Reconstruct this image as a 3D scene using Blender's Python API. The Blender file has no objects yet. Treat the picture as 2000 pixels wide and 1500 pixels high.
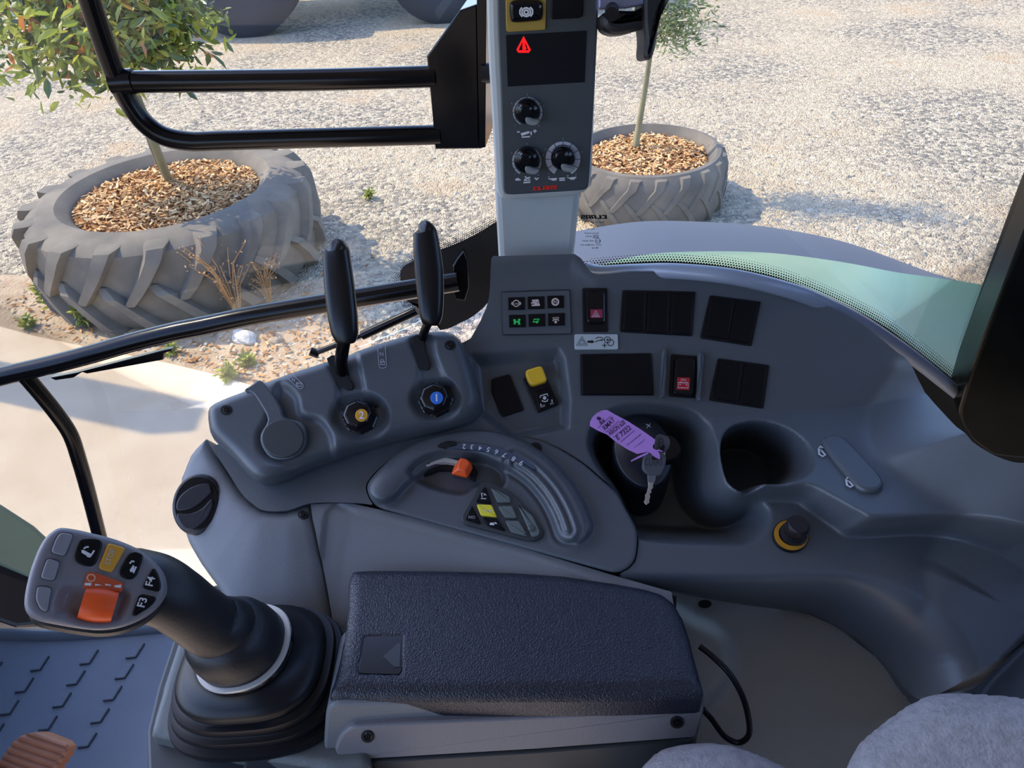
import bpy, bmesh, math, random
import numpy as np
from mathutils import Vector, Matrix
random.seed(4); rng = np.random.default_rng(7)
scn = bpy.context.scene; COL = scn.collection
# ------------------------------------------------------------ camera, sky, sun, exposure
FPX = 1450.0; PITCH = math.radians(38); ROLL = math.radians(4)
CAM = np.array([0, 0, 2.6])
Fv = np.array([0, math.cos(PITCH), -math.sin(PITCH)]); U0 = np.array([0, math.sin(PITCH), math.cos(PITCH)]); R0 = np.array([1.0, 0, 0])
Rv = math.cos(ROLL)*R0 - math.sin(ROLL)*U0; Uv = math.cos(ROLL)*U0 + math.sin(ROLL)*R0
cd = bpy.data.cameras.new('camera'); cam = bpy.data.objects.new('camera', cd); COL.objects.link(cam)
cd.sensor_width = 36; cd.lens = FPX/2000*36; cd.clip_start = 0.02; cd.clip_end = 400
cam.matrix_world = Matrix([[Rv[0], Uv[0], -Fv[0], CAM[0]], [Rv[1], Uv[1], -Fv[1], CAM[1]], [Rv[2], Uv[2], -Fv[2], CAM[2]], [0, 0, 0, 1]])
scn.camera = cam
SUN_EL = math.radians(50); SUN_D = np.array([-.93, .36]); SUN_D /= np.linalg.norm(SUN_D)
w = bpy.data.worlds.new('world'); scn.world = w; w.use_nodes = True
nt = w.node_tree; bg = nt.nodes['Background']; sky = nt.nodes.new('ShaderNodeTexSky')
sky.sky_type = 'NISHITA'; sky.sun_disc = False; sky.sun_elevation = SUN_EL
sky.sun_rotation = math.atan2(SUN_D[0], SUN_D[1]); sky.air_density = 1.0; sky.dust_density = 1.0
tint = nt.nodes.new('ShaderNodeMix'); tint.data_type = 'RGBA'; tint.blend_type = 'MULTIPLY'; tint.inputs[0].default_value = 1; tint.inputs[7].default_value = (.92, .98, 1.22, 1)
nt.links.new(sky.outputs[0], tint.inputs[6]); nt.links.new(tint.outputs[2], bg.inputs[0]); bg.inputs[1].default_value = 0.42
sd_ = bpy.data.lights.new('sun', 'SUN'); sd_.energy = 5.2; sd_.angle = math.radians(.6); sd_.color = (1, .83, .58)
sun = bpy.data.objects.new('sun', sd_); COL.objects.link(sun)
dirv = Vector((SUN_D[0]*math.cos(SUN_EL), SUN_D[1]*math.cos(SUN_EL), math.sin(SUN_EL)))
sun.rotation_euler = dirv.to_track_quat('Z', 'Y').to_euler(); sun.location = (-6, 3, 8)
vs = scn.view_settings; vs.view_transform = 'Standard'; vs.look = 'None'; vs.gamma = 1; vs.use_curve_mapping = False; vs.exposure = 0.35

# ------------------------------------------------------------ projection helpers (photo pixel + real plane -> point)
def ray(x, y): return Fv + Rv*(x-1000)/FPX + Uv*(750-y)/FPX
def at(x, y, d): return CAM + ray(x, y)*d
def onY(x, y, Y): d = ray(x, y); return CAM + d*(Y/d[1])
def onZ(x, y, Z=0): d = ray(x, y); return CAM + d*((Z-CAM[2])/d[2])
def depth(P): return float((np.array(P)-CAM) @ Fv)
class Frame:
    def __init__(s, O, N, Uh=(1, 0, 0)):
        s.O = np.array(O, float); s.N = np.array(N, float); s.N /= np.linalg.norm(s.N)
        u = np.array(Uh, float); u -= s.N*(u @ s.N); s.U = u/np.linalg.norm(u); s.V = np.cross(s.N, s.U)
    def uv(s, x, y, h=0.0):
        d = ray(x, y); t = ((s.O - CAM) @ s.N + h)/(d @ s.N); P = CAM + d*t - s.O
        return np.array([P @ s.U, P @ s.V])
    def pt(s, u, v, h=0.0): return s.O + s.U*u + s.V*v + s.N*h
    def uvs(s, pts, h=0.0): return np.array([s.uv(x, y, h) for x, y in pts])
def Z(x0, y0, sc, pts): return [(x0+a/sc, y0+b/sc) for a, b in pts]
def smooth(pts, n=6, closed=True):
    P = np.array(pts, float); m = len(P); out = []
    for i in (range(m) if closed else range(m-1)):
        if closed: a, b, c, d = P[(i-1) % m], P[i], P[(i+1) % m], P[(i+2) % m]
        else: a, b, c, d = P[max(i-1, 0)], P[i], P[i+1], P[min(i+2, m-1)]
        for k in range(n):
            t = k/n
            out.append(.5*((2*b)+(-a+c)*t+(2*a-5*b+4*c-d)*t*t+(-a+3*b-3*c+d)*t**3))
    if not closed: out.append(P[-1])
    return np.array(out)
def rpoly(pts, r, n=4):
    P = np.array(pts, float); m = len(P); out = []
    for i in range(m):
        a, b, c = P[i-1], P[i], P[(i+1) % m]
        la, lc = np.linalg.norm(a-b), np.linalg.norm(c-b)
        ra, rc = min(r, la*.48), min(r, lc*.48)
        p, q = b+(a-b)/la*ra, b+(c-b)/lc*rc
        for k in range(n+1):
            t = k/n; out.append((1-t)**2*p+2*t*(1-t)*b+t*t*q)
    return np.array(out)
def circ(cx, cy, rx, ry=None, n=28, rot=0):
    ry = rx if ry is None else ry; a = np.linspace(0, 2*np.pi, n, endpoint=False)
    X, Y = rx*np.cos(a), ry*np.sin(a)
    return [(cx+x*math.cos(rot)-y*math.sin(rot), cy+x*math.sin(rot)+y*math.cos(rot)) for x, y in zip(X, Y)]
def quad(cx, cy, w_, h_, rot=0):
    c, s = math.cos(rot), math.sin(rot)
    return [(cx+x*c-y*s, cy+x*s+y*c) for x, y in ((-w_/2, -h_/2), (w_/2, -h_/2), (w_/2, h_/2), (-w_/2, h_/2))]
def sdf(U, V, poly):
    """signed distance, positive inside"""
    sh = U.shape; P = np.stack([U.ravel(), V.ravel()], 1); A = np.array(poly, float); B = np.roll(A, -1, 0)
    D = np.full(len(P), 1e9); ins = np.zeros(len(P), bool)
    for a, b in zip(A, B):
        e = b-a; L = e @ e
        if L < 1e-14: continue
        w_ = P-a; t = np.clip((w_ @ e)/L, 0, 1); q = w_-t[:, None]*e
        D = np.minimum(D, (q*q).sum(1))
        c = ((a[1] > P[:, 1]) != (b[1] > P[:, 1]))
        if a[1] != b[1]: ins ^= c & (P[:, 0] < (b[0]-a[0])*(P[:, 1]-a[1])/(b[1]-a[1])+a[0])
    D = np.sqrt(D); return np.where(ins, D, -D).reshape(sh)
def sst(x): x = np.clip(x, 0, 1); return x*x*(3-2*x)
def blend(sd, wd): return sst(sd/wd+.5)
def rnd(sd, r, drop=None):
    drop = r if drop is None else drop
    t = np.clip(1-sd/r, 0, 1); return -drop*(1-np.sqrt(np.clip(1-t*t, 0, 1)))

# ------------------------------------------------------------ materials
MATS = {}
def mat(name, rgb, rough=.5, metal=0, bump=0, bs=300, mottle=0, ms=6, spec=.5, coat=0, bd=.001, rgb2=None, alpha=None):
    if name in MATS: return MATS[name]
    m = bpy.data.materials.new(name); m.use_nodes = True; n = m.node_tree; b = n.nodes['Principled BSDF']
    b.inputs['Roughness'].default_value = rough; b.inputs['Metallic'].default_value = metal
    b.inputs['Specular IOR Level'].default_value = spec; b.inputs['Coat Weight'].default_value = coat
    tc = n.nodes.new('ShaderNodeTexCoord')
    nz = n.nodes.new('ShaderNodeTexNoise'); nz.inputs['Scale'].default_value = ms; nz.inputs['Detail'].default_value = 5
    n.links.new(tc.outputs['Object'], nz.inputs['Vector'])
    cr = n.nodes.new('ShaderNodeValToRGB'); c2 = rgb2 or tuple(min(1, c*(1+mottle)) for c in rgb); c1 = rgb if rgb2 else tuple(c*(1-mottle) for c in rgb)
    cr.color_ramp.elements[0].position = .32; cr.color_ramp.elements[1].position = .68
    cr.color_ramp.elements[0].color = (*c1, 1); cr.color_ramp.elements[1].color = (*c2, 1)
    n.links.new(nz.outputs['Fac'], cr.inputs[0]); n.links.new(cr.outputs[0], b.inputs['Base Color'])
    if bump:
        z = n.nodes.new('ShaderNodeTexNoise'); z.inputs['Scale'].default_value = bs; z.inputs['Detail'].default_value = 2
        n.links.new(tc.outputs['Object'], z.inputs['Vector'])
        bp = n.nodes.new('ShaderNodeBump'); bp.inputs['Strength'].default_value = bump; bp.inputs['Distance'].default_value = bd
        n.links.new(z.outputs['Fac'], bp.inputs['Height']); n.links.new(bp.outputs[0], b.inputs['Normal'])
    MATS[name] = m; return m
def emis(name, rgb, s):
    if name in MATS: return MATS[name]
    m = mat(name, rgb, .4); b = m.node_tree.nodes['Principled BSDF']
    b.inputs['Emission Color'].default_value = (*rgb, 1); b.inputs['Emission Strength'].default_value = s; return m
M_DARK = mat('dark_slate_plastic', (.078, .090, .102), .38, bump=.25, bs=900, mottle=.05, bd=.0006)
M_POD = mat('slate_plastic', (.072, .084, .096), .38, bump=.25, bs=900, mottle=.05, bd=.0006)
M_LIGHT = mat('light_grey_plastic', (.150, .160, .168), .5, bump=.35, bs=800, mottle=.05, bd=.0008)
M_LOW = mat('mid_grey_plastic', (.29, .30, .28), .55, bump=.4, bs=800, mottle=.08, bd=.0008)
M_COLUMN = mat('pale_grey_plastic', (.40, .435, .43), .45, bump=.3, bs=900, mottle=.03, bd=.0006)
M_BLACK = mat('black_plastic', (.005, .005, .007), .35, mottle=.1, spec=.3)
M_GLOSS = mat('glossy_black', (.004, .004, .006), .15, mottle=.1, spec=.35)
M_PAINT = mat('black_paint', (.0035, .003, .0035), .18, spec=.25, bump=.08, bs=90, mottle=.2, ms=30)
M_SW = mat('switch_black', (.0035, .0035, .005), .35, spec=.22)
M_SOFT = mat('soft_black_rubber', (.007, .0075, .010), .45, bump=.2, bs=400, mottle=.1)
M_HOLE = mat('hole_black', (.002, .002, .002), .8)
M_WHITE = mat('white_print', (.62, .62, .64), .5)
M_GREYP = mat('grey_print', (.42, .43, .48), .5)
M_ORANGE = mat('orange_plastic', (.80, .09, .01), .35, mottle=.1)
M_ORANGE2 = mat('orange_label', (.50, .07, .015), .5)
M_YELLOW = mat('yellow_plastic', (.75, .45, .02), .4)
M_AMBER = mat('amber_plastic', (.58, .28, .02), .45)
M_BYEL = mat('bright_yellow', (.72, .62, .03), .45)
M_RED = mat('red_print', (.45, .01, .02), .4)
M_GREEN_P = emis('green_print', (.02, .50, .10), .15)
M_BLUE_P = mat('blue_print', (.02, .14, .55), .4)
M_STEEL = mat('worn_steel', (.55, .52, .45), .35, metal=.8)
M_HEAD = mat('joystick_grey', (.17, .165, .18), .42, bump=.2, bs=700, bd=.0005)
M_KEYPAD = mat('pale_key', (.22, .22, .24), .5)
M_GRB = mat('olive_key', (.10, .125, .115), .5)
# leather
def leather():
    m = mat('black_leather', (.010, .012, .022), .36, spec=.6, mottle=.12, ms=14); n = m.node_tree; b = n.nodes['Principled BSDF']
    tc = n.nodes.new('ShaderNodeTexCoord'); v = n.nodes.new('ShaderNodeTexVoronoi'); v.feature = 'SMOOTH_F1'; v.inputs['Scale'].default_value = 850
    z = n.nodes.new('ShaderNodeTexNoise'); z.inputs['Scale'].default_value = 500; z.inputs['Detail'].default_value = 3
    mx = n.nodes.new('ShaderNodeMath'); mx.operation = 'ADD'
    n.links.new(tc.outputs['Object'], v.inputs['Vector']); n.links.new(tc.outputs['Object'], z.inputs['Vector'])
    n.links.new(v.outputs['Distance'], mx.inputs[0]); n.links.new(z.outputs['Fac'], mx.inputs[1])
    bp = n.nodes.new('ShaderNodeBump'); bp.inputs['Strength'].default_value = .7; bp.inputs['Distance'].default_value = .0008
    n.links.new(mx.outputs[0], bp.inputs['Height']); n.links.new(bp.outputs[0], b.inputs['Normal']); return m
M_LEATHER = leather()

# ------------------------------------------------------------ object helpers
def finish(name, me, m, parent=None, smoothf=True):
    if m is not None and not me.materials: me.materials.append(m)
    o = bpy.data.objects.new(name, me); COL.objects.link(o)
    if smoothf: me.shade_smooth()
    if parent is not None:
        o.parent = parent; q = parent; t = Vector((0, 0, 0))
        if q.type == 'EMPTY': t = q.location.copy()
        o.matrix_parent_inverse = Matrix.Translation(-t)
    return o
def mk(name, V, Fc, m, parent=None, smoothf=False, auto=None):
    me = bpy.data.meshes.new(name); me.from_pydata([tuple(map(float, p)) for p in V], [], [tuple(int(i) for i in f) for f in Fc]); me.update()
    o = finish(name, me, m, parent, smoothf)
    if auto is not None:
        me.shade_smooth(); me.set_sharp_from_angle(angle=math.radians(auto))
    return o
def thing(name, label, cat, loc, group=None):
    o = bpy.data.objects.new(name, None); COL.objects.link(o); o.location = tuple(map(float, loc)); o.empty_display_size = .05
    o['label'] = label; o['category'] = cat
    if group: o['group'] = group
    return o
def tag(o, label, cat, group=None, kind=None):
    o['label'] = label; o['category'] = cat
    if group: o['group'] = group
    if kind: o['kind'] = kind
    return o
def struct(o, label=None):
    o['kind'] = 'structure'
    if label: o['label'] = label; o['category'] = 'cab structure'
    return o
def offset_poly(P, d):
    P = np.array(P, float); m = len(P); area = .5*sum(P[i-1][0]*P[i][1]-P[i][0]*P[i-1][1] for i in range(m))
    s = 1 if area > 0 else -1; out = []
    for i in range(m):
        a, b, c = P[i-1], P[i], P[(i+1) % m]
        e1, e2 = b-a, c-b; l1, l2 = np.linalg.norm(e1)+1e-12, np.linalg.norm(e2)+1e-12
        n1, n2 = np.array([-e1[1], e1[0]])/l1, np.array([-e2[1], e2[0]])/l2
        n_ = n1+n2; L = np.linalg.norm(n_)
        n_ = n_/L if L > 1e-6 else n1
        k = min(1/max(.5, n_ @ n1), 2)
        out.append(b+s*n_*d*k)
    return np.array(out)
def plate_uv(name, fr, P, h0, h1, m, parent=None, bev=.0008, dome=0):
    P = np.array(P); n = len(P)
    A = .5*sum(P[i-1][0]*P[i][1]-P[i][0]*P[i-1][1] for i in range(n))
    if A < 0: P = P[::-1]
    loops = [(P, h0), (P, h1-bev), (offset_poly(P, bev*.35), h1-bev*.3), (offset_poly(P, bev), h1)]
    if not dome: loops.append((offset_poly(P, bev*1.35), h1))
    c = P.mean(0)
    if dome: loops.append((c+(P-c)*.6, h1+dome*.7)); 
    V = [fr.pt(p[0], p[1], h) for L, h in loops for p in L]; Fc = []
    for k in range(len(loops)-1):
        for i in range(n): j = (i+1) % n; Fc.append((k*n+i, k*n+j, (k+1)*n+j, (k+1)*n+i))
    V.append(fr.pt(c[0], c[1], h1+dome)) if dome else None
    k = len(loops)-1
    if dome: Fc += [(k*n+i, k*n+(i+1) % n, len(V)-1) for i in range(n)]
    else: Fc.append(tuple(k*n+i for i in range(n)))
    Fc.append(tuple(range(n-1, -1, -1)))
    return mk(name, V, Fc, m, parent, auto=20)
def plate(name, fr, px, h0, h1, m, parent=None, bev=.0008, r=0, dome=0):
    P = fr.uvs(px, h1)
    if r: P = rpoly(P, max(r, bev*2.3))
    return plate_uv(name, fr, P, h0, h1, m, parent, bev, dome)
def strokes(name, fr, lines, wd, h, m, parent=None, th=.0003):
    V = []; Fc = []
    for L in lines:
        closed = len(L) > 2 and tuple(L[0]) == tuple(L[-1]); P = fr.uvs(L, h)
        if closed: P = P[:-1]
        n = len(P); lo = []; 
        for i in range(n):
            a = P[i-1] if (i > 0 or closed) else P[i]; c = P[(i+1) % n] if (i < n-1 or closed) else P[i]
            t = c-a; t = t/(np.linalg.norm(t)+1e-12); nn = np.array([-t[1], t[0]])*wd/2
            lo.append((P[i]+nn, P[i]-nn))
        b = len(V)
        for p, q in lo: V += [fr.pt(*p, h-th), fr.pt(*q, h-th), fr.pt(*p, h), fr.pt(*q, h)]
        for i in range(n if closed else n-1):
            x, y = b+4*i, b+4*((i+1) % n)
            Fc += [(x+2, y+2, y+3, x+3), (x, y, y+2, x+2), (x+1, x+3, y+3, y+1)]
    return mk(name, V, Fc, m, parent)
def tube(name, pts, r, m, parent=None, seg=14, n=8, smoothp=True, caps=True, flat=1.0, upv=None):
    P = smooth(pts, n, False) if smoothp else np.array(pts, float)
    k = len(P); R = np.interp(np.linspace(0, 1, k), np.linspace(0, 1, len(r)), r) if hasattr(r, '__len__') else np.full(k, r)
    V = []; Fc = []; T = np.gradient(P, axis=0); up = np.array([0, 0, 1.0]) if upv is None else np.array(upv, float)
    if upv is None and abs(T[0] @ up)/np.linalg.norm(T[0]) > .9: up = np.array([0, 1.0, 0])
    for i in range(k):
        t = T[i]/np.linalg.norm(T[i]); a = np.cross(t, up); a /= np.linalg.norm(a); b = np.cross(a, t); up = b
        for s in range(seg):
            an = 2*math.pi*s/seg; V.append(P[i]+R[i]*(a*math.cos(an)+b*flat*math.sin(an)))
    for i in range(k-1):
        for s in range(seg): q = (s+1) % seg; Fc.append((i*seg+s, i*seg+q, (i+1)*seg+q, (i+1)*seg+s))
    if caps: Fc.append(tuple(range(seg-1, -1, -1))); Fc.append(tuple((k-1)*seg+s for s in range(seg)))
    return mk(name, V, Fc, m, parent, auto=50)
def loft(name, rings, m, parent=None, caps=(True, True), auto=50):
    n = len(rings[0]); V = [p for r in rings for p in r]; Fc = []
    for k in range(len(rings)-1):
        for i in range(n): j = (i+1) % n; Fc.append((k*n+i, k*n+j, (k+1)*n+j, (k+1)*n+i))
    if caps[0]: Fc.append(tuple(range(n-1, -1, -1)))
    if caps[1]: Fc.append(tuple((len(rings)-1)*n+i for i in range(n)))
    return mk(name, V, Fc, m, parent, auto=auto)
def superring(fr, cu, cv, a, b, h, e=2.0, n=48, rot=0, tilt=(0, 0)):
    out = []
    for t in np.linspace(0, 2*np.pi, n, endpoint=False):
        c, s = math.cos(t), math.sin(t); x = a*math.copysign(abs(c)**(2/e), c); y = b*math.copysign(abs(s)**(2/e), s)
        X = x*math.cos(rot)-y*math.sin(rot); Y = x*math.sin(rot)+y*math.cos(rot)
        out.append(fr.pt(cu+X, cv+Y, h+tilt[0]*X+tilt[1]*Y))
    return out
def box(name, lo, hi, m, parent=None, bev=0):
    bm = bmesh.new(); bmesh.ops.create_cube(bm, size=1)
    for v in bm.verts: v.co = Vector([(lo[i]+hi[i])/2+v.co[i]*(hi[i]-lo[i]) for i in range(3)])
    if bev: bmesh.ops.bevel(bm, geom=bm.edges[:], offset=bev, segments=3, affect='EDGES')
    me = bpy.data.meshes.new(name); bm.to_mesh(me); bm.free(); return finish(name, me, m, parent, False)
def text(name, s, fr, p0, p1, h, m, parent=None, hgt=None, bold=0, shear=0, mirror=False, th=.0002):
    """text whose baseline runs from photo pixel p0 to p1 on the frame's plane"""
    cu = bpy.data.curves.new('t', 'FONT'); cu.body = s; cu.size = 1; cu.offset = bold; cu.shear = shear; cu.fill_mode = 'FRONT'; cu.resolution_u = 3
    to = bpy.data.objects.new('t', cu); COL.objects.link(to)
    dg = bpy.context.evaluated_depsgraph_get(); me = bpy.data.meshes.new_from_object(to.evaluated_get(dg)); bpy.data.objects.remove(to)
    co = np.array([v.co[:] for v in me.vertices]); x0, x1 = co[:, 0].min(), co[:, 0].max(); y1 = co[:, 1].max()
    A, B = fr.uv(*p0, h), fr.uv(*p1, h); e = B-A; L = np.linalg.norm(e); e /= L; nn = np.array([-e[1], e[0]]); k = L/(x1-x0)
    ky = k if hgt is None else hgt/max(y1, .3)
    if len(s) == 1: ky = ky if hgt else L/.6; A = A+e*(L-(x1-x0)*ky)/2; k = ky
    for v in me.vertices:
        X = (v.co.x-x0)*k; Y = v.co.y*ky
        if mirror: X = L-X
        q = A+e*X+nn*Y; v.co = Vector(fr.pt(q[0], q[1], h))
    return finish(name, me, m, parent, False)
def hf(name, fr, P, H, cell, m, parent=None, skirt=.02, holes=()):
    """moulded panel: fine grid over outline P (u,v) with relief H(u,v), clean trimmed edge and a turned-down rim"""
    P = np.array(P); lo, hi = P.min(0)-cell*2, P.max(0)+cell*2
    u = np.arange(lo[0], hi[0], cell); v = np.arange(lo[1], hi[1], cell); Ug, Vg = np.meshgrid(u, v)
    def SD(a, b):
        s = sdf(a, b, P)
        for q in holes: s = np.minimum(s, -sdf(a, b, q))
        return s
    S = SD(Ug, Vg); e = cell*.25
    mv = (S < .3*cell) & (S > -1.5*cell)
    for _ in range(2):
        a, b = Ug[mv], Vg[mv]; s = SD(a, b); gx = (SD(a+e, b)-SD(a-e, b)); gy = (SD(a, b+e)-SD(a, b-e)); L = np.hypot(gx, gy)+1e-12
        Ug[mv] = a-gx/L*s; Vg[mv] = b-gy/L*s
    orig = S; near = orig > -1.6*cell; ins = orig > .3*cell
    q = near[:-1, :-1] & near[1:, :-1] & near[:-1, 1:] & near[1:, 1:] & (ins[:-1, :-1] | ins[1:, :-1] | ins[:-1, 1:] | ins[1:, 1:])
    ny, nx = Ug.shape; idx = np.arange(ny*nx).reshape(ny, nx)
    a, b, c, d = idx[:-1, :-1][q], idx[:-1, 1:][q], idx[1:, 1:][q], idx[1:, :-1][q]
    Fc = np.stack([a, b, c, d], 1); used = np.unique(Fc); mp = -np.ones(ny*nx, int); mp[used] = np.arange(len(used)); Fc = mp[Fc]
    uu, vv = Ug.ravel()[used], Vg.ravel()[used]; hh = H(uu, vv)
    V = fr.O+uu[:, None]*fr.U+vv[:, None]*fr.V+hh[:, None]*fr.N
    Ed = np.concatenate([Fc[:, [0, 1]], Fc[:, [1, 2]], Fc[:, [2, 3]], Fc[:, [3, 0]]]); key = np.sort(Ed, 1); k = key[:, 0]*(len(V)+1)+key[:, 1]
    _, inv, cnt = np.unique(k, return_inverse=True, return_counts=True); bd = Ed[cnt[inv] == 1]
    bv = np.unique(bd); m1 = -np.ones(len(V), int); m1[bv] = np.arange(len(bv)); n0 = len(V)
    V = np.concatenate([V, V[bv], V[bv]-fr.N*skirt]); sk = np.stack([m1[bd[:, 1]]+n0, m1[bd[:, 0]]+n0, m1[bd[:, 0]]+n0+len(bv), m1[bd[:, 1]]+n0+len(bv)], 1)
    Fc = np.concatenate([Fc, sk])
    me = bpy.data.meshes.new(name); me.vertices.add(len(V)); me.vertices.foreach_set('co', V.ravel()); me.loops.add(Fc.size); me.loops.foreach_set('vertex_index', Fc.ravel().astype(np.int32))
    me.polygons.add(len(Fc)); me.polygons.foreach_set('loop_start', np.arange(0, Fc.size, 4, dtype=np.int32)); me.polygons.foreach_set('loop_total', np.full(len(Fc), 4, dtype=np.int32))
    me.update(calc_edges=True); me.validate(); return finish(name, me, m, parent, True)

# ------------------------------------------------------------ the console's working surface
N0 = np.array([0, -math.sin(math.radians(35)), math.cos(math.radians(35))])
FC = Frame(at(1100, 800, .78), N0)
VC = FC.uv(1300, 818)[1]
def sp(x, w_=.035): return .5*(x+np.sqrt(x*x+w_*w_))
def Hb(u, v): d = v-VC; return .25*sp(d)+.40*sp(-d)-.012
def suv(x, y, H=Hb, off=0.0):
    h = off
    for _ in range(12): q = FC.uv(x, y, h); h = float(H(np.array([q[0]]), np.array([q[1]]))[0])+off
    return q
def suvs(pts, H=Hb, off=0.0): return np.array([suv(x, y, H, off) for x, y in pts])
def tf(x, y, H=Hb, off=0.0, e=.008):
    q = suv(x, y, H, off); f = lambda a, b: float(H(np.array([a]), np.array([b]))[0])+off
    hu = (f(q[0]+e, q[1])-f(q[0]-e, q[1]))/(2*e); hv = (f(q[0], q[1]+e)-f(q[0], q[1]-e))/(2*e)
    n = FC.N-FC.U*hu-FC.V*hv
    return Frame(FC.pt(q[0], q[1], f(*q)), n)

console = thing('side_console', 'grey moulded right-hand cab console with lever housing, switch panel, cup holder and quadrant', 'console', (.15, .6, 1.25))
POD = [(394, 790), (430, 772), (472, 757), (496, 746), (560, 722), (636, 698), (720, 668), (800, 644), (850, 638), (882, 640), (902, 658), (918, 700), (932, 745), (942, 785), (925, 812), (880, 826), (832, 838), (765, 853), (700, 872), (600, 905), (535, 936), (500, 942), (478, 928), (450, 895), (400, 850)]
QUAD = [(713, 945), (734, 919), (770, 890), (812, 867), (861, 851), (926, 841), (991, 844), (1056, 857), (1105, 880), (1144, 906), (1180, 938), (1209, 961), (1222, 990), (1248, 1033), (1247, 1075), (1240, 1103), (1209, 1124), (731, 992), (716, 965)]
# ---- main moulding
MAIN_L = [(414, 872), (428, 897), (450, 931), (472, 965), (495, 986), (516, 997), (560, 997), (604, 983), (650, 981), (690, 982), (716, 984)]
MAIN_B = [(1212, 1137), (1311, 1154), (1482, 1183), (1572, 1194), (1640, 1223), (1721, 1286), (1788, 1363), (1836, 1354), (1920, 1303), (2000, 1251), (2150, 1160), (2150, 960), (2000, 904)]
MAIN_T = [(2000, 904), (1977, 902), (1932, 884), (1887, 848), (1838, 802), (1802, 757), (1775, 706), (1745, 682), (1685, 634), (1620, 600), (1550, 572), (1437, 544), (1325, 532), (1240, 530), (1168, 536), (1148, 524), (1136, 506), (1122, 496)]
MAIN_R = [(970, 502), (960, 506), (957, 560), (950, 600), (925, 650), (905, 668), (800, 700), (600, 800)]
pod_uv = rpoly(suvs(POD, off=.030), .012, 3); quad_uv = rpoly(suvs(QUAD), .010, 3)
key_uv = smooth(suvs([(1165, 830), (1200, 804), (1260, 796), (1340, 806), (1374, 830), (1384, 870), (1392, 930), (1412, 966), (1446, 984), (1478, 984), (1496, 1000), (1489, 1029), (1460, 1050), (1415, 1054), (1302, 1051), (1244, 1040), (1221, 1005), (1206, 955), (1172, 905), (1156, 865)]), 4)
shelf_uv = smooth(suvs([(1392, 820), (1399, 867), (1401, 930), (1417, 957), (1446, 969), (1473, 962), (1500, 956), (1572, 957), (1610, 977), (1662, 1012), (1700, 1027), (1856, 1022), (2000, 1060), (2300, 1150), (2300, 600), (1850, 600), (1600, 700), (1420, 740)], off=.032), 4)
cup_px = Z(1100, 750, 2.222, [(705, 310), (715, 240), (745, 190), (800, 162), (880, 152), (960, 172), (1025, 215), (1065, 280), (1068, 335), (1045, 378), (990, 412), (930, 426), (870, 425), (845, 432), (815, 452), (780, 460), (740, 445), (715, 400)])
cup_uv = smooth(suvs(cup_px, off=.022), 3)
wall_uv = suvs(list(map(tuple, smooth([(1790, 640), (1770, 706), (1743, 750), (1722, 795), (1708, 848), (1722, 903), (1775, 948), (1840, 990), (1872, 1022), (1868, 1060), (1850, 1110)], 5, False)))+[(1900, 1500), (2500, 1500), (2500, 200), (1800, 200)], off=.03)
dark_uv = suvs([(2080, 700), (1985, 940), (1898, 1090), (1870, 1250), (1900, 1700), (2700, 1700), (2700, 700)], off=.05)
drop_uv = suvs([(1000, 1112)]+list(map(tuple, smooth([(1249, 1112), (1460, 1116), (1600, 1113), (1690, 1118), (1775, 1143), (1865, 1193), (1955, 1280), (2020, 1400)], 4, False)))+[(2050, 1700), (1000, 1700)])
pto_uv = suvs([(925, 700), (1000, 694), (1060, 690), (1088, 688), (1096, 702), (1106, 780), (1104, 830), (1000, 850), (935, 800)])
knobwell_uv = smooth(suvs([(1480, 1010), (1520, 1000), (1580, 1000), (1600, 1040), (1620, 1085), (1560, 1100), (1490, 1085)]), 3)
lowledge = suvs([(1500, 985), (1575, 985), (1640, 1040), (1700, 1062), (1850, 1062), (1850, 1140), (1640, 1105), (1500, 1100), (1470, 1050)])
UR = suv(1640, 1200)[0]
def Hmain(u, v):
    h = Hb(u, v)
    h = h+np.clip(.42*(VC-v), 0, .06)*blend(sdf(u, v, shelf_uv), .016)
    h = h-.012*blend(sdf(u, v, pto_uv), .014)
    h = h-.085*blend(sdf(u, v, key_uv)-.008, .030)
    h = h+1.15*(sp(sdf(u, v, wall_uv), .005)-.0003)
    h = h-1.5*sp(sdf(u, v, dark_uv), .02)
    sdd = sdf(u, v, drop_uv); h = h-.11*sst(sdd/(.052+.075*sst((u-UR)/.16)))
    h = h-.105*blend(sdf(u, v, cup_uv)-.001, .011)
    # top rim turns up then over the sill
    top = suv_top(u, v)
    h = h+.004*np.exp(-((top-.004)/.010)**2)
    # left: falls away below the lever housing
    return h
topc = suvs([(1122, 496), (1148, 524), (1168, 536), (1240, 530), (1325, 532), (1437, 544), (1550, 572), (1620, 600), (1685, 634), (1745, 682), (1775, 706), (1802, 757), (1838, 802), (1887, 848), (1932, 884), (2000, 904), (2150, 960)])
topP = np.vstack([topc, [[topc[-1][0]+.5, topc[-1][1]], [topc[-1][0]+.5, -1.5], [topc[0][0]-2, -1.5], [topc[0][0]-2, topc[0][1]]]])
def suv_top(u, v): return sdf(u, v, topP)
# outline: left edge, round the quadrant, then seams and rim (registered on the relief itself)
def suvd(x, y, H):
    h = 0.0
    for k in range(40): q = FC.uv(x, y, h); h += .35*(float(H(np.array([q[0]]), np.array([q[1]]))[0])-h)
    return q
qa = suvs([(716, 984)])[0]; qq = quad_uv; ia = int(np.argmin(((qq-suv(731, 992))**2).sum(1))); ib = int(np.argmin(((qq-suv(1209, 1124))**2).sum(1)))
wk = []; k = ia
area_q = .5*sum(qq[i-1][0]*qq[i][1]-qq[i][0]*qq[i-1][1] for i in range(len(qq)))
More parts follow.
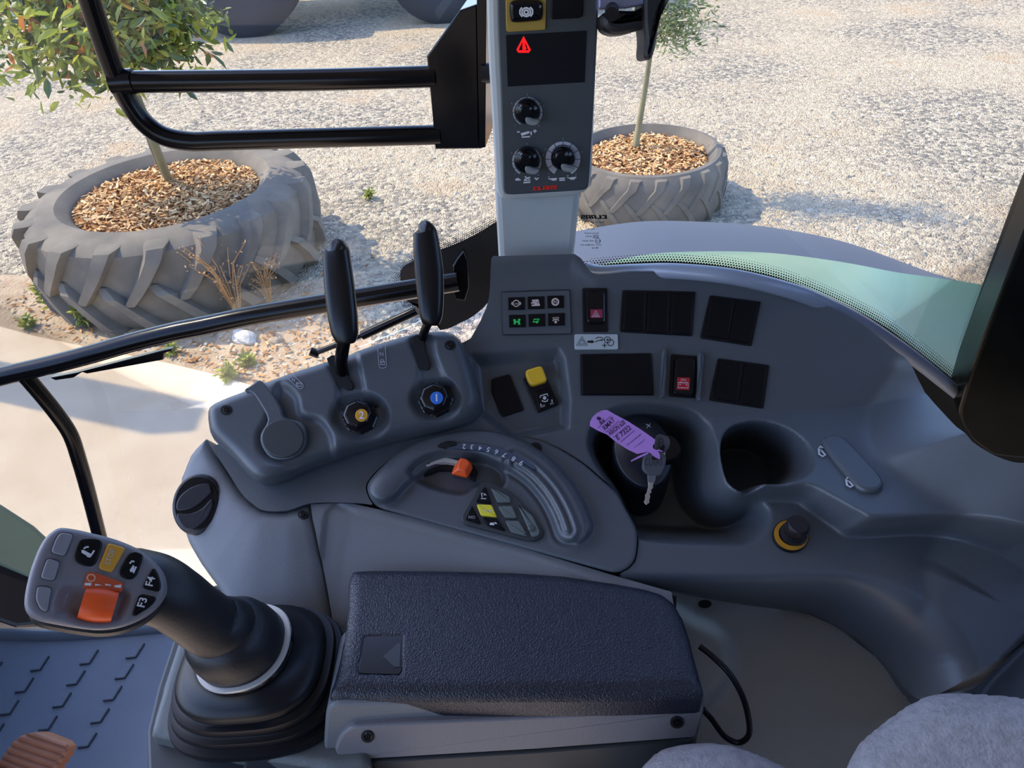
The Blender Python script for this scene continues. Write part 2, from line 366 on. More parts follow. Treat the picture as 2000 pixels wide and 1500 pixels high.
# walk from the lower left corner over the top to the lower right corner
step = 1 if np.linalg.norm(qq[(ia+3) % len(qq)]-suv(716, 965)) < np.linalg.norm(qq[(ia-3) % len(qq)]-suv(716, 965)) else -1
while k != ib: wk.append(qq[k]); k = (k+step) % len(qq)
wk.append(qq[ib])
mainuv = np.vstack([smooth(suvs(MAIN_L), 3, False), wk, smooth(np.array([suvd(x, y, Hmain) for x, y in MAIN_B]), 3, False), smooth(np.array([suvd(x, y, Hmain) for x, y in MAIN_T]), 3, False), smooth(suvs(MAIN_R), 2, False)])
quad_uv = offset_poly(quad_uv, .0012)
main_o = hf('switch_panel', FC, mainuv, Hmain, .0016, M_DARK, console, skirt=.03)
main_o['label'] = 'dark slate moulding carrying the switches, key tray and cup holder'

# ---- lever housing
def pxc(pts, off=.034, n=4): return smooth(suvs(pts, off=off), n)
well2 = pxc(circ(703, 812, 58, 48, 16)); well1 = pxc(circ(850, 780, 50, 44, 16))
capwell = pxc([(530, 780), (545, 745), (580, 770), (590, 805), (625, 815), (650, 850), (645, 895), (600, 910), (545, 912), (508, 890), (500, 850), (515, 820)])
trk2 = pxc([(636, 700), (690, 682), (706, 730), (715, 770), (735, 790), (690, 800), (660, 790), (660, 760), (650, 730)])
trk1 = pxc([(800, 660), (842, 650), (850, 690), (868, 735), (885, 755), (860, 765), (822, 750), (818, 710)])
ledge_l = suvs([(380, 770), (474, 757), (500, 800), (512, 850), (500, 880), (515, 925), (480, 945), (380, 860)], off=.034)
def Hpod(u, v):
    s = sdf(u, v, pod_uv)
    h = Hb(u, v)+.034+rnd(s, .016, .022)
    h = h-.007*blend(sdf(u, v, well2)-.003, .012)-.007*blend(sdf(u, v, well1)-.003, .012)
    h = h-.004*blend(sdf(u, v, trk2), .006)-.004*blend(sdf(u, v, trk1), .006)
    h = h-.006*blend(sdf(u, v, capwell)-.002, .010)
    return h
pod = hf('lever_housing', FC, pod_uv, Hpod, .0018, M_POD, console, skirt=.055)
def PF(x, y): return tf(x, y, lambda a, b: Hb(a, b)+.034)
# teardrop cap with its strap
f = PF(545, 830); f = Frame(f.O, f.N)
c = plate('blanking_cap', f, smooth([(476, 762), (492, 750), (508, 742), (530, 765), (548, 795), (556, 815), (590, 825), (598, 850), (594, 875), (576, 892), (552, 898), (528, 894), (511, 872), (508, 848), (522, 820), (508, 790), (492, 768)], 3), -.012, .0035, M_POD, console, bev=.002)
c['label'] = 'teardrop blanking cap on the lever housing'
plate('cap_disc', f, circ(552, 856, 42, 38), -.004, .0050, mat('cap_charcoal', (.030, .034, .036), .5, bump=.2, bs=900), c, bev=.0015)
def screw(x, y, fr, r=9, parent=console, h=0):
    a = plate('screw_recess', fr, circ(x, y, r, r*.9, 18), h-.004, h+.0006, M_HOLE, parent, bev=.0004)
    plate('screw_head', fr, circ(x, y, r*.62, r*.56, 14), h, h+.0012, M_GLOSS, a, bev=.0006)
    strokes('hex_socket', fr, [circ(x, y, r*.25, r*.22, 6)+[circ(x, y, r*.25, r*.22, 6)[0]]], .0006, h+.0015, M_HOLE, a)
for x, y in ((441, 801), (879, 674)): screw(x, y, PF(x, y), 11, console, .0006)
for i, (poly) in enumerate(([(638, 700), (660, 694), (672, 720), (684, 742), (690, 757), (678, 762), (660, 750), (650, 728)], [(804, 660), (824, 655), (832, 690), (840, 710), (836, 722), (822, 720), (814, 705), (810, 685)])):
    x, y = poly[4]; plate('lever_slot', PF(x, y), smooth(poly, 2), -.006, -.0005+.001, M_HOLE, console, bev=.0004)
for (x, y, dg, ch, lab, mp) in ((702, 813, 0, '2', 'black rotary knob with a tan number 2 cap', M_AMBER), (850, 780, 0, '1', 'black rotary knob with a blue number 1 cap', M_BLUE_P)):
    fr = PF(x, y); fr = Frame(fr.O, fr.N); q = fr.uv(x, y, 0); rg = []
    for h, r in ((-.012, .017), (-.004, .017), (-.003, .0155), (.006, .0150), (.011, .0135), (.013, .0105)):
        rg.append([fr.pt(q[0]+r*(1+.05*(math.cos(t*8) > .2))*math.cos(t), q[1]+r*(1+.05*(math.cos(t*8) > .2))*math.sin(t), h) for t in np.linspace(0, 2*np.pi, 64, endpoint=False)])
    k = loft('rotary_knob', rg, M_GLOSS, console); k['label'] = lab
    qx = fr.uv(x+0, y, .013)
    x2, y2 = (706, 811) if ch == '2' else (853, 777)
    plate('knob_cap', fr, circ(x2, y2, 12.5, 12.5), .0125, .0142, mp, k, bev=.0006)
    text('number', ch, fr, (x2-4.5, y2+7), (x2+4.5, y2+6.5), .0146, M_WHITE, k, hgt=.0075, bold=.02)
# printed scales on the housing
for cx, cy, a, s in ((746, 692, 1.50, 1), (574, 742, .75, .8)):
    fr = PF(cx, cy); fr = Frame(fr.O, fr.N)
    L = rpoly(quad(cx, cy, 46*s+8, 15*s, a), 7); st = strokes('printed_scale', fr, [[tuple(p) for p in L]+[tuple(L[0])]], .0005, .0008, M_GREYP, console)
    dx, dy = math.cos(a), math.sin(a); n_ = (dy*3.5, -dx*3.5)
    for k, chh in enumerate(('+', 'N', 'O')):
        t = (-.30+.3*k)*46*s; p = (cx+dx*t+(-n_[0]), cy+dy*t-n_[1])
        text('scale_mark', chh, fr, (cx+dx*t-3.2*s-1, cy+dy*t+3), (cx+dx*t+3.2*s-1, cy+dy*t+3), .0009, M_GREYP, st)
    b_ = (cx+dx*17*s, cy+dy*17*s); strokes('float_mark', fr, [[(b_[0]-4, b_[1]-3), (b_[0]+4, b_[1]-3), (b_[0]+4, b_[1]+3), (b_[0]-4, b_[1]+3), (b_[0]-4, b_[1]-3)]], .0008, .0009, M_GREYP, st)

# ---- quadrant
arc_c = suvs([(752, 950), (775, 925), (815, 893), (870, 872), (930, 866), (990, 880), (1040, 908), (1078, 945), (1105, 985), (1122, 1025)], off=.006)
def distline(u, v, P):
    D = np.full(u.shape, 1e9)
    for a, b in zip(P[:-1], P[1:]):
        e = b-a; t = np.clip(((u-a[0])*e[0]+(v-a[1])*e[1])/(e @ e), 0, 1); D = np.minimum(D, np.hypot(u-a[0]-t*e[0], v-a[1]-t*e[1]))
    return D
arc_s = smooth(arc_c, 4, False)
bowl = pxc([(800, 925), (825, 900), (870, 886), (920, 890), (955, 900), (985, 925), (975, 950), (935, 945), (905, 962), (870, 958), (830, 945)], .004)
rib_c = smooth(suvs([(1010, 905), (1040, 925), (1072, 960), (1095, 1000), (1108, 1035)], off=.012), 4, False)
def Hquad(u, v):
    s = sdf(u, v, quad_uv); h = Hb(u, v)+.002+rnd(s, .003, .003)
    d = distline(u, v, arc_s); along = 1
    h = h+.014*np.sqrt(np.clip(1-(d/.020)**2, 0, 1))*sst((.020-d)/.006)
    dr = distline(u, v, rib_c)
    h = h+.0022*np.cos(dr*2*np.pi/.0085)*np.exp(-(dr/.016)**4)*(dr < .03)
    h = h-.010*blend(sdf(u, v, bowl), .007)
    return h
quadrant = hf('throttle_quadrant', FC, quad_uv, Hquad, .0016, M_DARK, console, skirt=.02)
quadrant['label'] = 'oval dark grey control quadrant with a raised arc'
def QF(x, y, off=.003): return tf(x, y, Hb, off)
z6 = lambda pts: Z(700, 840, 4.348, pts)
f6 = QF(900, 950)
screw(1046, 875, QF(1046, 875), 13, quadrant, .001)
sc = plate('white_scale', QF(850, 905), z6([(517, 245), (620, 225), (760, 235), (870, 262), (860, 282), (720, 268), (650, 282), (582, 310)]), -.012, .0005, mat('cream', (.5, .5, .46), .5), quadrant, bev=.0005)
strokes('tortoise_mark', QF(850, 905), [z6([(570, 265), (585, 275), (600, 265), (605, 275), (590, 285)])], .0016, .0008, M_BLACK, sc)
plate('lever_groove', QF(850, 920), z6([(555, 380), (600, 335), (680, 295), (760, 290), (860, 310), (860, 345), (760, 335), (680, 335), (600, 365)]), -.014, -.0055, M_HOLE, quadrant, bev=.0005)
plate('lever_groove', QF(930, 910), z6([(940, 275), (985, 300), (1010, 340), (985, 420), (945, 400), (965, 330)]), -.014, -.0045, M_HOLE, quadrant, bev=.0005)
# orange slide
fo = QF(903, 915, .010); P1 = fo.uvs(z6([(868, 300), (950, 300), (965, 330), (925, 405), (790, 372), (815, 335)]), -.012); P2 = fo.uvs(z6([(862, 232), (905, 232), (952, 268), (905, 345), (850, 335), (830, 290)]), .010)
V = [fo.pt(p[0], p[1], -.014) for p in P1]+[fo.pt(p[0], p[1], .004) for p in fo.uvs(z6([(865, 235), (955, 268), (972, 322), (925, 405), (790, 372), (815, 305)]), .004)]+[fo.pt(p[0], p[1], .011) for p in fo.uvs(z6([(872, 235), (915, 245), (945, 275), (905, 340), (850, 330), (845, 290)]), .011)]
Fc = [(i, (i+1) % 6, 6+(i+1) % 6, 6+i) for i in range(6)]+[(6+i, 6+(i+1) % 6, 12+(i+1) % 6, 12+i) for i in range(6)]+[tuple(range(12, 18))]
ok = mk('orange_slide', V, Fc, M_ORANGE, quadrant, auto=25); bv = ok.modifiers.new('b', 'BEVEL'); bv.width = .0012; bv.segments = 3; ok['label'] = 'orange hand throttle slide'
# number band
band = smooth(z6([(690, 118), (830, 108), (1000, 112), (1150, 140), (1300, 190), (1440, 255), (1505, 305), (1495, 335), (1420, 290), (1300, 245), (1150, 195), (1000, 165), (850, 155), (720, 145)]), 3)
fb = tf(930, 875, Hb, .0160)
bn = plate('number_strip', fb, band, -.010, .002, mat('strip_blue', (.055, .075, .11), .25), quadrant, bev=.0005)
plate('strip_gap', fb, smooth(z6([(670, 130), (740, 92), (820, 95), (830, 125), (740, 145)]), 2), -.006, .0035, M_HOLE, bn, bev=.0004)
for chh, (x, y) in zip('23456789', ((900, 138), (968, 142), (1040, 152), (1110, 165), (1180, 185), (1248, 210), (1328, 245), (1395, 280))):
    an = math.atan2(.06+(x-900)*.0011, 1); X, Y = z6([(x, y)])[0]; dx, dy = math.cos(an), math.sin(an)
    text('scale_number', chh, fb, (X+4.2*dx, Y+4.2*dy-4), (X-4.2*dx, Y-4.2*dy-4), .0026, M_WHITE, bn, hgt=.0052, bold=.01)
# keypad
fk = QF(975, 995)
kp = plate('keypad_frame', fk, z6([(1040, 440), (1075, 425), (1110, 430), (1290, 520), (1480, 700), (1575, 850), (1570, 900), (1510, 935), (1440, 935), (900, 795), (873, 755), (880, 715)]), -.004, .0022, mat('keypad_rubber', (.030, .034, .038), .5), quadrant, bev=.0012, r=.004)
def key(nm, pts, m, hh=.0045): return plate(nm, fk, z6(pts), .001, hh, m, kp, bev=.0009, r=.0016)
k1 = key('key_lift', [(1065, 478), (1082, 485), (1130, 620), (995, 602)], M_SW)
strokes('lift_icon', fk, [z6([(1040, 580), (1085, 582)]), z6([(1050, 570), (1045, 535), (1058, 535)]), z6([(1062, 548), (1085, 552), (1070, 538)])], .0008, .0048, M_WHITE, k1)
k2 = key('key_yellow', [(1002, 626), (1132, 632), (1178, 738), (1040, 722)], M_BYEL)
text('stop_word', 'STOP', fk, z6([(1055, 697)])[0], z6([(1138, 697)])[0], .0048, M_WHITE, k2)
k3 = key('key_lower', [(1052, 738), (1180, 748), (1250, 852), (1095, 805)], M_SW)
strokes('lower_icon', fk, [z6([(1118, 790), (1150, 792)]), z6([(1115, 800), (1155, 802)]), z6([(1155, 785), (1175, 795)])], .0012, .0048, M_WHITE, k3)
k4 = key('key_auto', [(962, 635), (1040, 792), (905, 752)], M_SW)
text('auto_word', 'NO', fk, z6([(935, 750)])[0], z6([(990, 752)])[0], .0048, M_GREYP, k4)
for pts in ([(1120, 478), (1280, 560), (1300, 610), (1180, 612)], [(1185, 645), (1305, 640), (1350, 745), (1245, 742)], [(1245, 765), (1365, 768), (1440, 900), (1295, 862)], [(1350, 625), (1480, 725), (1545, 860), (1530, 895), (1475, 905)]):
    kk = key('blank_key', pts, M_GRB)
plate('key_dimple', fk, circ(*z6([(1472, 832)])[0], 8, 6.5), .004, .0052, mat('dimple', (.06, .075, .07), .4), kk, bev=.0004, dome=.001)

# ---- light side panels
def line_sd(a, b, u, v):
    a, b = np.array(a), np.array(b); e = (b-a)/np.linalg.norm(b-a); n_ = np.array([-e[1], e[0]]); return (u-a[0])*n_[0]+(v-a[1])*n_[1]
la, lb = suv(600, 985), suv(1209, 1124)
SPL = [(400, 855), (420, 893), (445, 931), (472, 967), (495, 987), (516, 999), (560, 999), (604, 985), (611, 1040), (618, 1150), (622, 1260), (560, 1300), (433, 1300), (420, 1200), (403, 1152), (367, 1097), (345, 1055), (335, 1018), (334, 985), (342, 930), (368, 888)]
SPR = [(607, 985), (650, 983), (690, 984), (731, 993), (900, 1034), (1209, 1127), (1311, 1156), (1330, 1260), (900, 1300), (700, 1300), (626, 1300), (621, 1150), (614, 1040)]
spl = np.array([suv(x, y, Hb, -.010 if x < 405 and y > 880 else -.006) for x, y in SPL]); spr = suvs(SPR, off=-.006)
edgeL = np.vstack([suvs([(404, 850), (420, 893), (445, 931), (472, 967), (495, 987), (516, 999), (560, 999), (604, 985), (650, 983), (690, 984), (731, 993), (900, 1034), (1209, 1127), (1311, 1156)])])
def Hside(u, v):
    d = distline(u, v, edgeL)
    return Hb(u, v)-.005-.50*np.sqrt(np.maximum(d-.008, 0)**2+.0001)*1.0+.005
def Hspl(u, v):
    s = sdf(u, v, spl); x = u-suv(334, 985)[0]
    return Hside(u, v)+.006*0+rnd(np.maximum(np.minimum(s, .05), 0), .010, .006)
under = suvs([(430, 890), (560, 905), (900, 855), (1150, 915), (1235, 1030), (1262, 1100), (1262, 1150), (1320, 1165), (1320, 1290), (450, 1290), (410, 1120), (385, 960)], off=-.03)
hf('dark_backing', FC, under, lambda u, v: Hside(u, v)-.022, .004, M_HOLE, console, skirt=.02)  # black sheet added under the panels to keep the seams dark
o = hf('side_panel', FC, spl, Hspl, .0022, M_LIGHT, console, skirt=.03); o['label'] = 'light grey side panel with a round air vent'
inset = offset_poly(pxc([(640, 1000), (700, 1002), (900, 1055), (1150, 1135), (1150, 1300), (640, 1300)], -.01, 2), 0)
o = hf('side_panel', FC, spr, lambda u, v: Hside(u, v)-.0025*blend(sdf(u, v, inset), .004), .0022, M_LIGHT, console, skirt=.03); o['label'] = 'light grey side panel beside the armrest'
fs = tf(591, 1003, Hside); screw(591, 1004, fs, 10, console, .001)
# air vent
fv = tf(383, 985, Hspl, 0, .02); fv = Frame(fv.O, fv.N*.35-ray(384, 985)/np.linalg.norm(ray(384, 985))*.65); fv.O = fv.O-ray(384, 985)*.006
M_VENT = mat('vent_charcoal', (.022, .022, .028), .45)
vent = plate('air_vent', fv, circ(384, 985, 50, 61, 40, .22), -.02, .006, M_VENT, console, bev=.005)
plate('vent_dish', fv, circ(383, 983, 43, 53, 36, .22), .003, .0072, M_BLACK, vent, bev=.001)
plate('vent_flap', fv, smooth(Z(0, 950, 2.727, [(940, 125), (945, 70), (990, 20), (1050, -10), (1110, -15), (1125, 20), (1120, 40), (1060, 95), (1000, 125)]), 3), .004, .0095, M_VENT, vent, bev=.0015)
plate('vent_flap', fv, smooth(Z(0, 950, 2.727, [(942, 145), (1010, 143), (1075, 115), (1125, 65), (1130, 110), (1095, 180), (1040, 222), (990, 230), (955, 195)]), 3), .004, .0095, M_VENT, vent, bev=.0015)

# ---- lower rear panel, rear trim
RL = [(1150, 1132), (1212, 1137), (1311, 1156), (1482, 1185), (1572, 1196), (1638, 1225), (1718, 1288), (1786, 1364), (1830, 1440), (1860, 1560), (1100, 1620), (1100, 1200)]
rl = suvs(RL, off=-.10)
rl = suvs(RL[:], off=-.11)
lobe = pxc([(1300, 1180), (1360, 1205), (1410, 1230), (1435, 1270), (1435, 1320), (1400, 1370), (1350, 1400), (1250, 1400), (1200, 1200)], -.1, 3)
def Hrl(u, v): return Hb(u, v)-.112+.016*blend(sdf(u, v, lobe)-.004, .022)
mainlow = hf('rear_lower_panel', FC, rl, Hrl, .003, M_LOW, console, skirt=.02); mainlow['label'] = 'matt grey panel behind the armrest'
fr_ = tf(1377, 1178, Hrl); plate('screw_recess', fr_, circ(1377, 1179, 13, 8), -.003, .0012, M_HOLE, mainlow, bev=.0004)
under2 = suvs([(1180, 1090), (1500, 1140), (1650, 1180), (1760, 1260), (1850, 1340), (2000, 1215), (2280, 1100), (2280, 1600), (1180, 1600)], off=-.15)
hf('dark_backing', FC, under2, lambda u, v: Hb(u, v)-.150, .006, M_HOLE, console, skirt=.05)  # second black sheet added so the rear seam stays dark
RT = [(1841, 1356), (2002, 1256), (2150, 1165), (2250, 1300), (2200, 1560), (1900, 1560), (1868, 1560), (1838, 1440), (1795, 1368)]
rt = np.array([suvd(x, y, Hmain) for x, y in RT])
o = hf('rear_trim', FC, rt, Hmain, .003, M_DARK, console, skirt=.03); o['label'] = 'dark trim behind the seam at the rear of the console'

# ---- switches on the panel
z4 = lambda pts: Z(1110, 550, 4.878, pts); z3 = lambda pts: Z(960, 550, 5.5556, pts)
def bezel(nm, pts, r=.002, h=.0016): 
    cx, cy = np.mean(pts, 0); fr = tf(cx, cy); fr = Frame(fr.O, fr.N); return plate(nm, fr, pts, -.006, h, M_BLACK, console, bev=.0008, r=r), fr
# triple, double, double, big blank
o, fr = bezel('switch_block', z4([(515, 78), (1215, 95), (1185, 520), (490, 478)]))
for a in ([(545, 92), (738, 98), (725, 470), (522, 462)], [(762, 100), (962, 106), (948, 495), (748, 478)], [(985, 108), (1195, 115), (1172, 505), (972, 498)]): plate('blank_switch', fr, z4(a), 0, .0036, M_SW, o, bev=.001, r=.001)
for outl, cells in (([(1350, 128), (1838, 190), (1750, 615), (1258, 538)], ([(1372, 145), (1580, 172), (1522, 552), (1300, 515)], [(1602, 180), (1815, 205), (1735, 588), (1535, 560)])),
                    ([(1428, 728), (1920, 795), (1862, 1215), (1345, 1130)], ([(1445, 745), (1660, 772), (1612, 1150), (1392, 1115)], [(1685, 780), (1895, 808), (1845, 1190), (1632, 1158)]))):
    o, fr = bezel('switch_block', z4(outl))
    for a in cells: plate('blank_switch', fr, z4(a), 0, .0036, M_SW, o, bev=.001, r=.001)
o, fr = bezel('blanking_plate', z4([(112, 690), (795, 680), (815, 1085), (118, 1085)])); plate('blank_cover', fr, z4([(128, 698), (785, 690), (802, 1076), (132, 1076)]), 0, .0028, M_SW, o, bev=.001, r=.001)
# hazard switch
o, fr = bezel('hazard_switch', z4([(132, 60), (375, 60), (382, 478), (138, 478)]))
k = plate('rocker', fr, z4([(165, 80), (352, 80), (355, 395), (172, 395)]), 0, .0075, M_GLOSS, o, bev=.002, r=.002)
plate('red_lens', fr, z4([(212, 265), (325, 265), (325, 345), (212, 345)]), .006, .0079, mat('hazard_red', (.30, .02, .07), .3), k, bev=.0002)
tri = lambda cx, cy, s: [(cx, cy-s), (cx+s, cy+s*.62), (cx-s, cy+s*.62), (cx, cy-s)]
strokes('hazard_triangle', fr, [z4(tri(262, 312, 36)), z4(tri(262, 316, 16))], .0007, .0083, M_WHITE, k)
# battery switch with guards
o, fr = bezel('battery_switch', z4([(985, 688), (1228, 708), (1215, 1112), (960, 1095)]))
k = plate('rocker', fr, z4([(1018, 718), (1218, 730), (1205, 1090), (995, 1075)]), 0, .0060, M_GLOSS, o, bev=.002, r=.002)
plate('red_lens', fr, z4([(1040, 912), (1160, 916), (1155, 1032), (1032, 1028)]), .005, .0064, M_RED, k, bev=.0002)
text('on_word', 'ON', fr, z4([(1072, 946)])[0], z4([(1118, 948)])[0], .0068, M_WHITE, k)
strokes('battery_icon', fr, [z4([(1048, 962), (1142, 966), (1140, 1014), (1046, 1010), (1048, 962)]), z4([(1062, 958), (1080, 959)]), z4([(1112, 961), (1130, 962)]), z4([(1058, 980), (1072, 981)]), z4([(1118, 982), (1130, 983)]), z4([(1124, 977), (1124, 988)])], .0007, .0068, M_WHITE, k)
for a in ([(905, 655), (945, 660), (935, 860), (905, 1085), (884, 1080), (893, 860)], [(1245, 690), (1298, 690), (1288, 860), (1245, 1112), (1232, 1105), (1240, 860)]):
    plate('switch_guard', fr, smooth(z4(a), 3), -.004, .009, M_POD, console, bev=.003)
# PTO switches
def Hpto(u, v): return Hb(u, v)-.012
fp = tf(1010, 770, Hpto); fp = Frame(fp.O, fp.N)
o = plate('blanking_plate', fp, z3([(0, 1055), (195, 1005), (355, 1395), (125, 1470), (90, 1440), (0, 1200)]), -.006, .003, M_SW, console, bev=.001, r=.001)
o = plate('pto_switch', fp, z3([(335, 1050), (560, 960), (735, 1335), (495, 1430)]), -.006, .004, M_BLACK, console, bev=.0012, r=.001); o['label'] = 'black switch with a yellow lift guard'
y_ = plate('yellow_guard', fp, z3([(360, 965), (545, 905), (612, 1080), (432, 1135), (385, 1060)]), .004, .017, M_YELLOW, o, bev=.002, r=.002)
plate('switch_face', fp, z3([(475, 1195), (640, 1140), (722, 1325), (520, 1395)]), .003, .0058, M_SW, o, bev=.0006, r=.001)
c0 = (576, 1262); icon = [z3([(528, 1262), (528, 1240), (606, 1216), (612, 1242)]), z3([(545, 1290), (575, 1303), (605, 1295), (612, 1275)]), z3([(535, 1348), (535, 1325)]), z3([(655, 1280), (658, 1310)])]
strokes('pto_icon', fp, icon, .0010, .0062, M_WHITE, o); plate('pto_star', fp, z3(circ(576, 1262, 20, 20, 8)), .0055, .0062, M_WHITE, o, bev=.0001)
text('off_word', 'OFF', fp, z3([(535, 1370)])[0], z3([(585, 1355)])[0], .0062, M_WHITE, o); text('on_word', 'ON', fp, z3([(637, 1337)])[0], z3([(675, 1328)])[0], .0062, M_WHITE, o)
# indicator panel
fi = tf(1045, 610); fi = Frame(fi.O, fi.N)
ip = plate('indicator_panel', fi, z3([(108, 112), (850, 88), (870, 568), (122, 578)]), -.004, .0014, M_POD, console, bev=.001, r=.001); ip['label'] = 'panel of six warning lamps'
strokes('panel_edge', fi, [z3([(108, 112), (850, 88), (870, 568), (122, 578), (108, 112)])], .0007, .0016, M_BLACK, ip)
cells = {}
for r_ in range(2):
    for c_ in range(3):
        x0, y0 = 180+c_*212+r_*8, 172-c_*9+r_*190; cells[(r_, c_)] = plate('indicator_lamp', fi, z3([(x0, y0), (x0+182, y0-4), (x0+184, y0+132), (x0+4, y0+136)]), 0, .0024, M_SW, ip, bev=.0003)
H_ = .0030
def cz(cx, cy, rx, ry=None, n=14): p = z3(circ(cx, cy, rx, ry, n)); return p+[p[0]]
M_PINK = mat('peach_print', (.62, .50, .46), .5)
text('abs_word', 'ABS', fi, z3([(248, 250)])[0], z3([(292, 249)])[0], H_, M_PINK, cells[(0, 0)]); strokes('abs_icon', fi, [cz(268, 236, 34), z3([(226, 222), (218, 238), (228, 254)]), z3([(308, 222), (318, 236), (310, 252)])], .0010, H_, M_PINK, cells[(0, 0)])
strokes('suspension_icon', fi, [z3([(430, 232), (470, 228), (505, 205)]), z3([(440, 205), (505, 200), (515, 240), (460, 242)]), z3([(435, 258), (525, 254)]), z3([(450, 215), (495, 235)])], .0016, H_, M_PINK, cells[(0, 1)])
strokes('neutral_icon', fi, [cz(692, 220, 30), cz(692, 220, 38, 38, 20)], .0009, H_, M_PINK, cells[(0, 2)]); text('n_letter', 'N', fi, z3([(680, 234)])[0], z3([(704, 233)])[0], H_, M_PINK, cells[(0, 2)], bold=.03)
strokes('drive_icon', fi, [z3([(236, 418), (262, 416)]), z3([(240, 455), (262, 455)]), z3([(250, 418), (252, 455)]), z3([(252, 436), (300, 436)]), z3([(288, 412), (312, 412)]), z3([(288, 458), (312, 458)]), z3([(300, 412), (300, 458)])], .0016, H_, M_GREEN_P, cells[(1, 0)])
strokes('trailer_icon', fi, [z3([(446, 438), (480, 438), (508, 430), (520, 406), (458, 410), (460, 430)]), cz(492, 438, 9)], .0010, H_, M_GREEN_P, cells[(1, 1)])
text('auto_word', 'AUTO', fi, z3([(660, 404)])[0], z3([(734, 402)])[0], H_, M_PINK, cells[(1, 2)], bold=.02); strokes('auto_icon', fi, [z3([(664, 428), (672, 414), (720, 412), (730, 426)])], .0010, H_, M_PINK, cells[(1, 2)]); plate('auto_star', fi, z3(circ(696, 438, 17, 15, 6)), .002, H_, M_PINK, cells[(1, 2)], bev=.0001)
# sticker
ft = tf(1164, 667); ft = Frame(ft.O, ft.N)
stk = plate('warning_sticker', ft, z3([(898, 570), (1370, 570), (1374, 735), (902, 738)]), -.001, .0012, mat('silver_label', (.42, .47, .47), .4), console, bev=.0002, r=.002); stk['label'] = 'silver pictogram sticker under the hazard switch'
zt = lambda p: z3(p)
strokes('pictogram', ft, [zt([(980, 596), (1038, 690), (922, 690), (980, 596)]), zt([(980, 625), (1012, 676), (948, 676), (980, 625)]), zt([(1130, 622), (1150, 603), (1200, 606), (1215, 625), (1185, 632)]), zt([(1125, 655), (1165, 636), (1205, 640)]), cz(1258, 632, 33), cz(1258, 630, 6), cz(1292, 662, 34), zt([(1200, 692), (1250, 692)]), zt([(1225, 668), (1225, 718)])], .0007, .0015, M_BLACK, stk)
strokes('arrow', ft, [zt([(1040, 652), (1088, 652)])], .0022, .0015, M_BLACK, stk); plate('arrow_head', ft, zt([(1085, 632), (1118, 652), (1085, 672)]), .001, .0015, M_BLACK, stk, bev=.0001)
# oblong lid with two lock marks
def Hsh(u, v): return Hb(u, v)+np.clip(.42*(VC-v), 0, .06)
fl = tf(1665, 900, Hsh); fl = Frame(fl.O, fl.N)
lid = plate('oblong_lid', fl, smooth([(1612, 872), (1606, 855), (1625, 848), (1645, 852), (1662, 865), (1700, 905), (1722, 930), (1726, 944), (1716, 954), (1696, 956), (1678, 950), (1664, 936), (1636, 902)], 4), -.005, .004, M_POD, console, bev=.003); lid['label'] = 'oblong flush lid beside the cup holder'
for cx, cy in ((1604, 882), (1658, 942)):
    s_ = 1; strokes('padlock_mark', fl, [[(cx-5, cy-6), (cx-4, cy+5), (cx+3, cy+9), (cx+8, cy+6), (cx+2, cy-1), (cx-5, cy-6)], [(cx-4, cy-7), (cx-1, cy-11), (cx+3, cy-7)]], .0018, .0012, M_WHITE, console)
# knob with ochre ring
fn = tf(1545, 1052, Hb); fn = Frame(fn.O, fn.N)
rg = plate('accessory_socket', fn, circ(1545, 1045, 36, 31, 36, .35), -.01, .002, M_BLACK, console, bev=.001); rg['label'] = 'black socket plug in an ochre ring'
a = circ(1545, 1045, 34, 29, 40, .35); b = circ(1547, 1044, 27, 22, 40, .35)
P, Q = fn.uvs(a, .003), fn.uvs(b, .003); V = [fn.pt(*p, .003) for p in P]+[fn.pt(*p, .0035) for p in Q]; mk('ochre_ring', V, [(i, (i+1) % 40, 40+(i+1) % 40, 40+i) for i in range(40)], mat('ochre', (.42, .19, .01), .45), rg, auto=60)
q = fn.uv(1548, 1046, 0)
loft('plug', [superring(fn, q[0], q[1], r, r, h, 2, 32) for h, r in ((0, .0128), (.005, .0122), (.0055, .0105), (.009, .0105), (.0095, .0080), (.012, .0085), (.014, .0105), (.021, .0102), (.0235, .0085))], M_SOFT, rg)

# ---- ignition barrel in the key tray
def Hk(u, v): return Hb(u, v)-.03
fg = tf(1256, 880, Hk); fg = Frame(fg.O, fg.N); q = fg.uv(1256, 878, .02)
ig = loft('ignition_housing', [superring(fg, q[0], q[1], a, b, h, 2, 40) for h, a, b in ((-.06, .033, .046), (.014, .031, .043), (.018, .030, .042), (.020, .028, .040))], mat('ignition_black', (.012, .014, .020), .35), console); ig['label'] = 'black oval ignition lock housing'
strokes('plus_mark', fg, [[(1262, 828), (1271, 834)], [(1270, 827), (1263, 836)]], .0006, .0206, M_GREYP, ig)
cq = fg.uv(1298, 880, .02)
loft('ignition_barrel', [superring(fg, cq[0], cq[1], r, r, h, 2, 28) for h, r in ((.015, .017), (.026, .016), (.028, .0145))], M_GLOSS, ig)

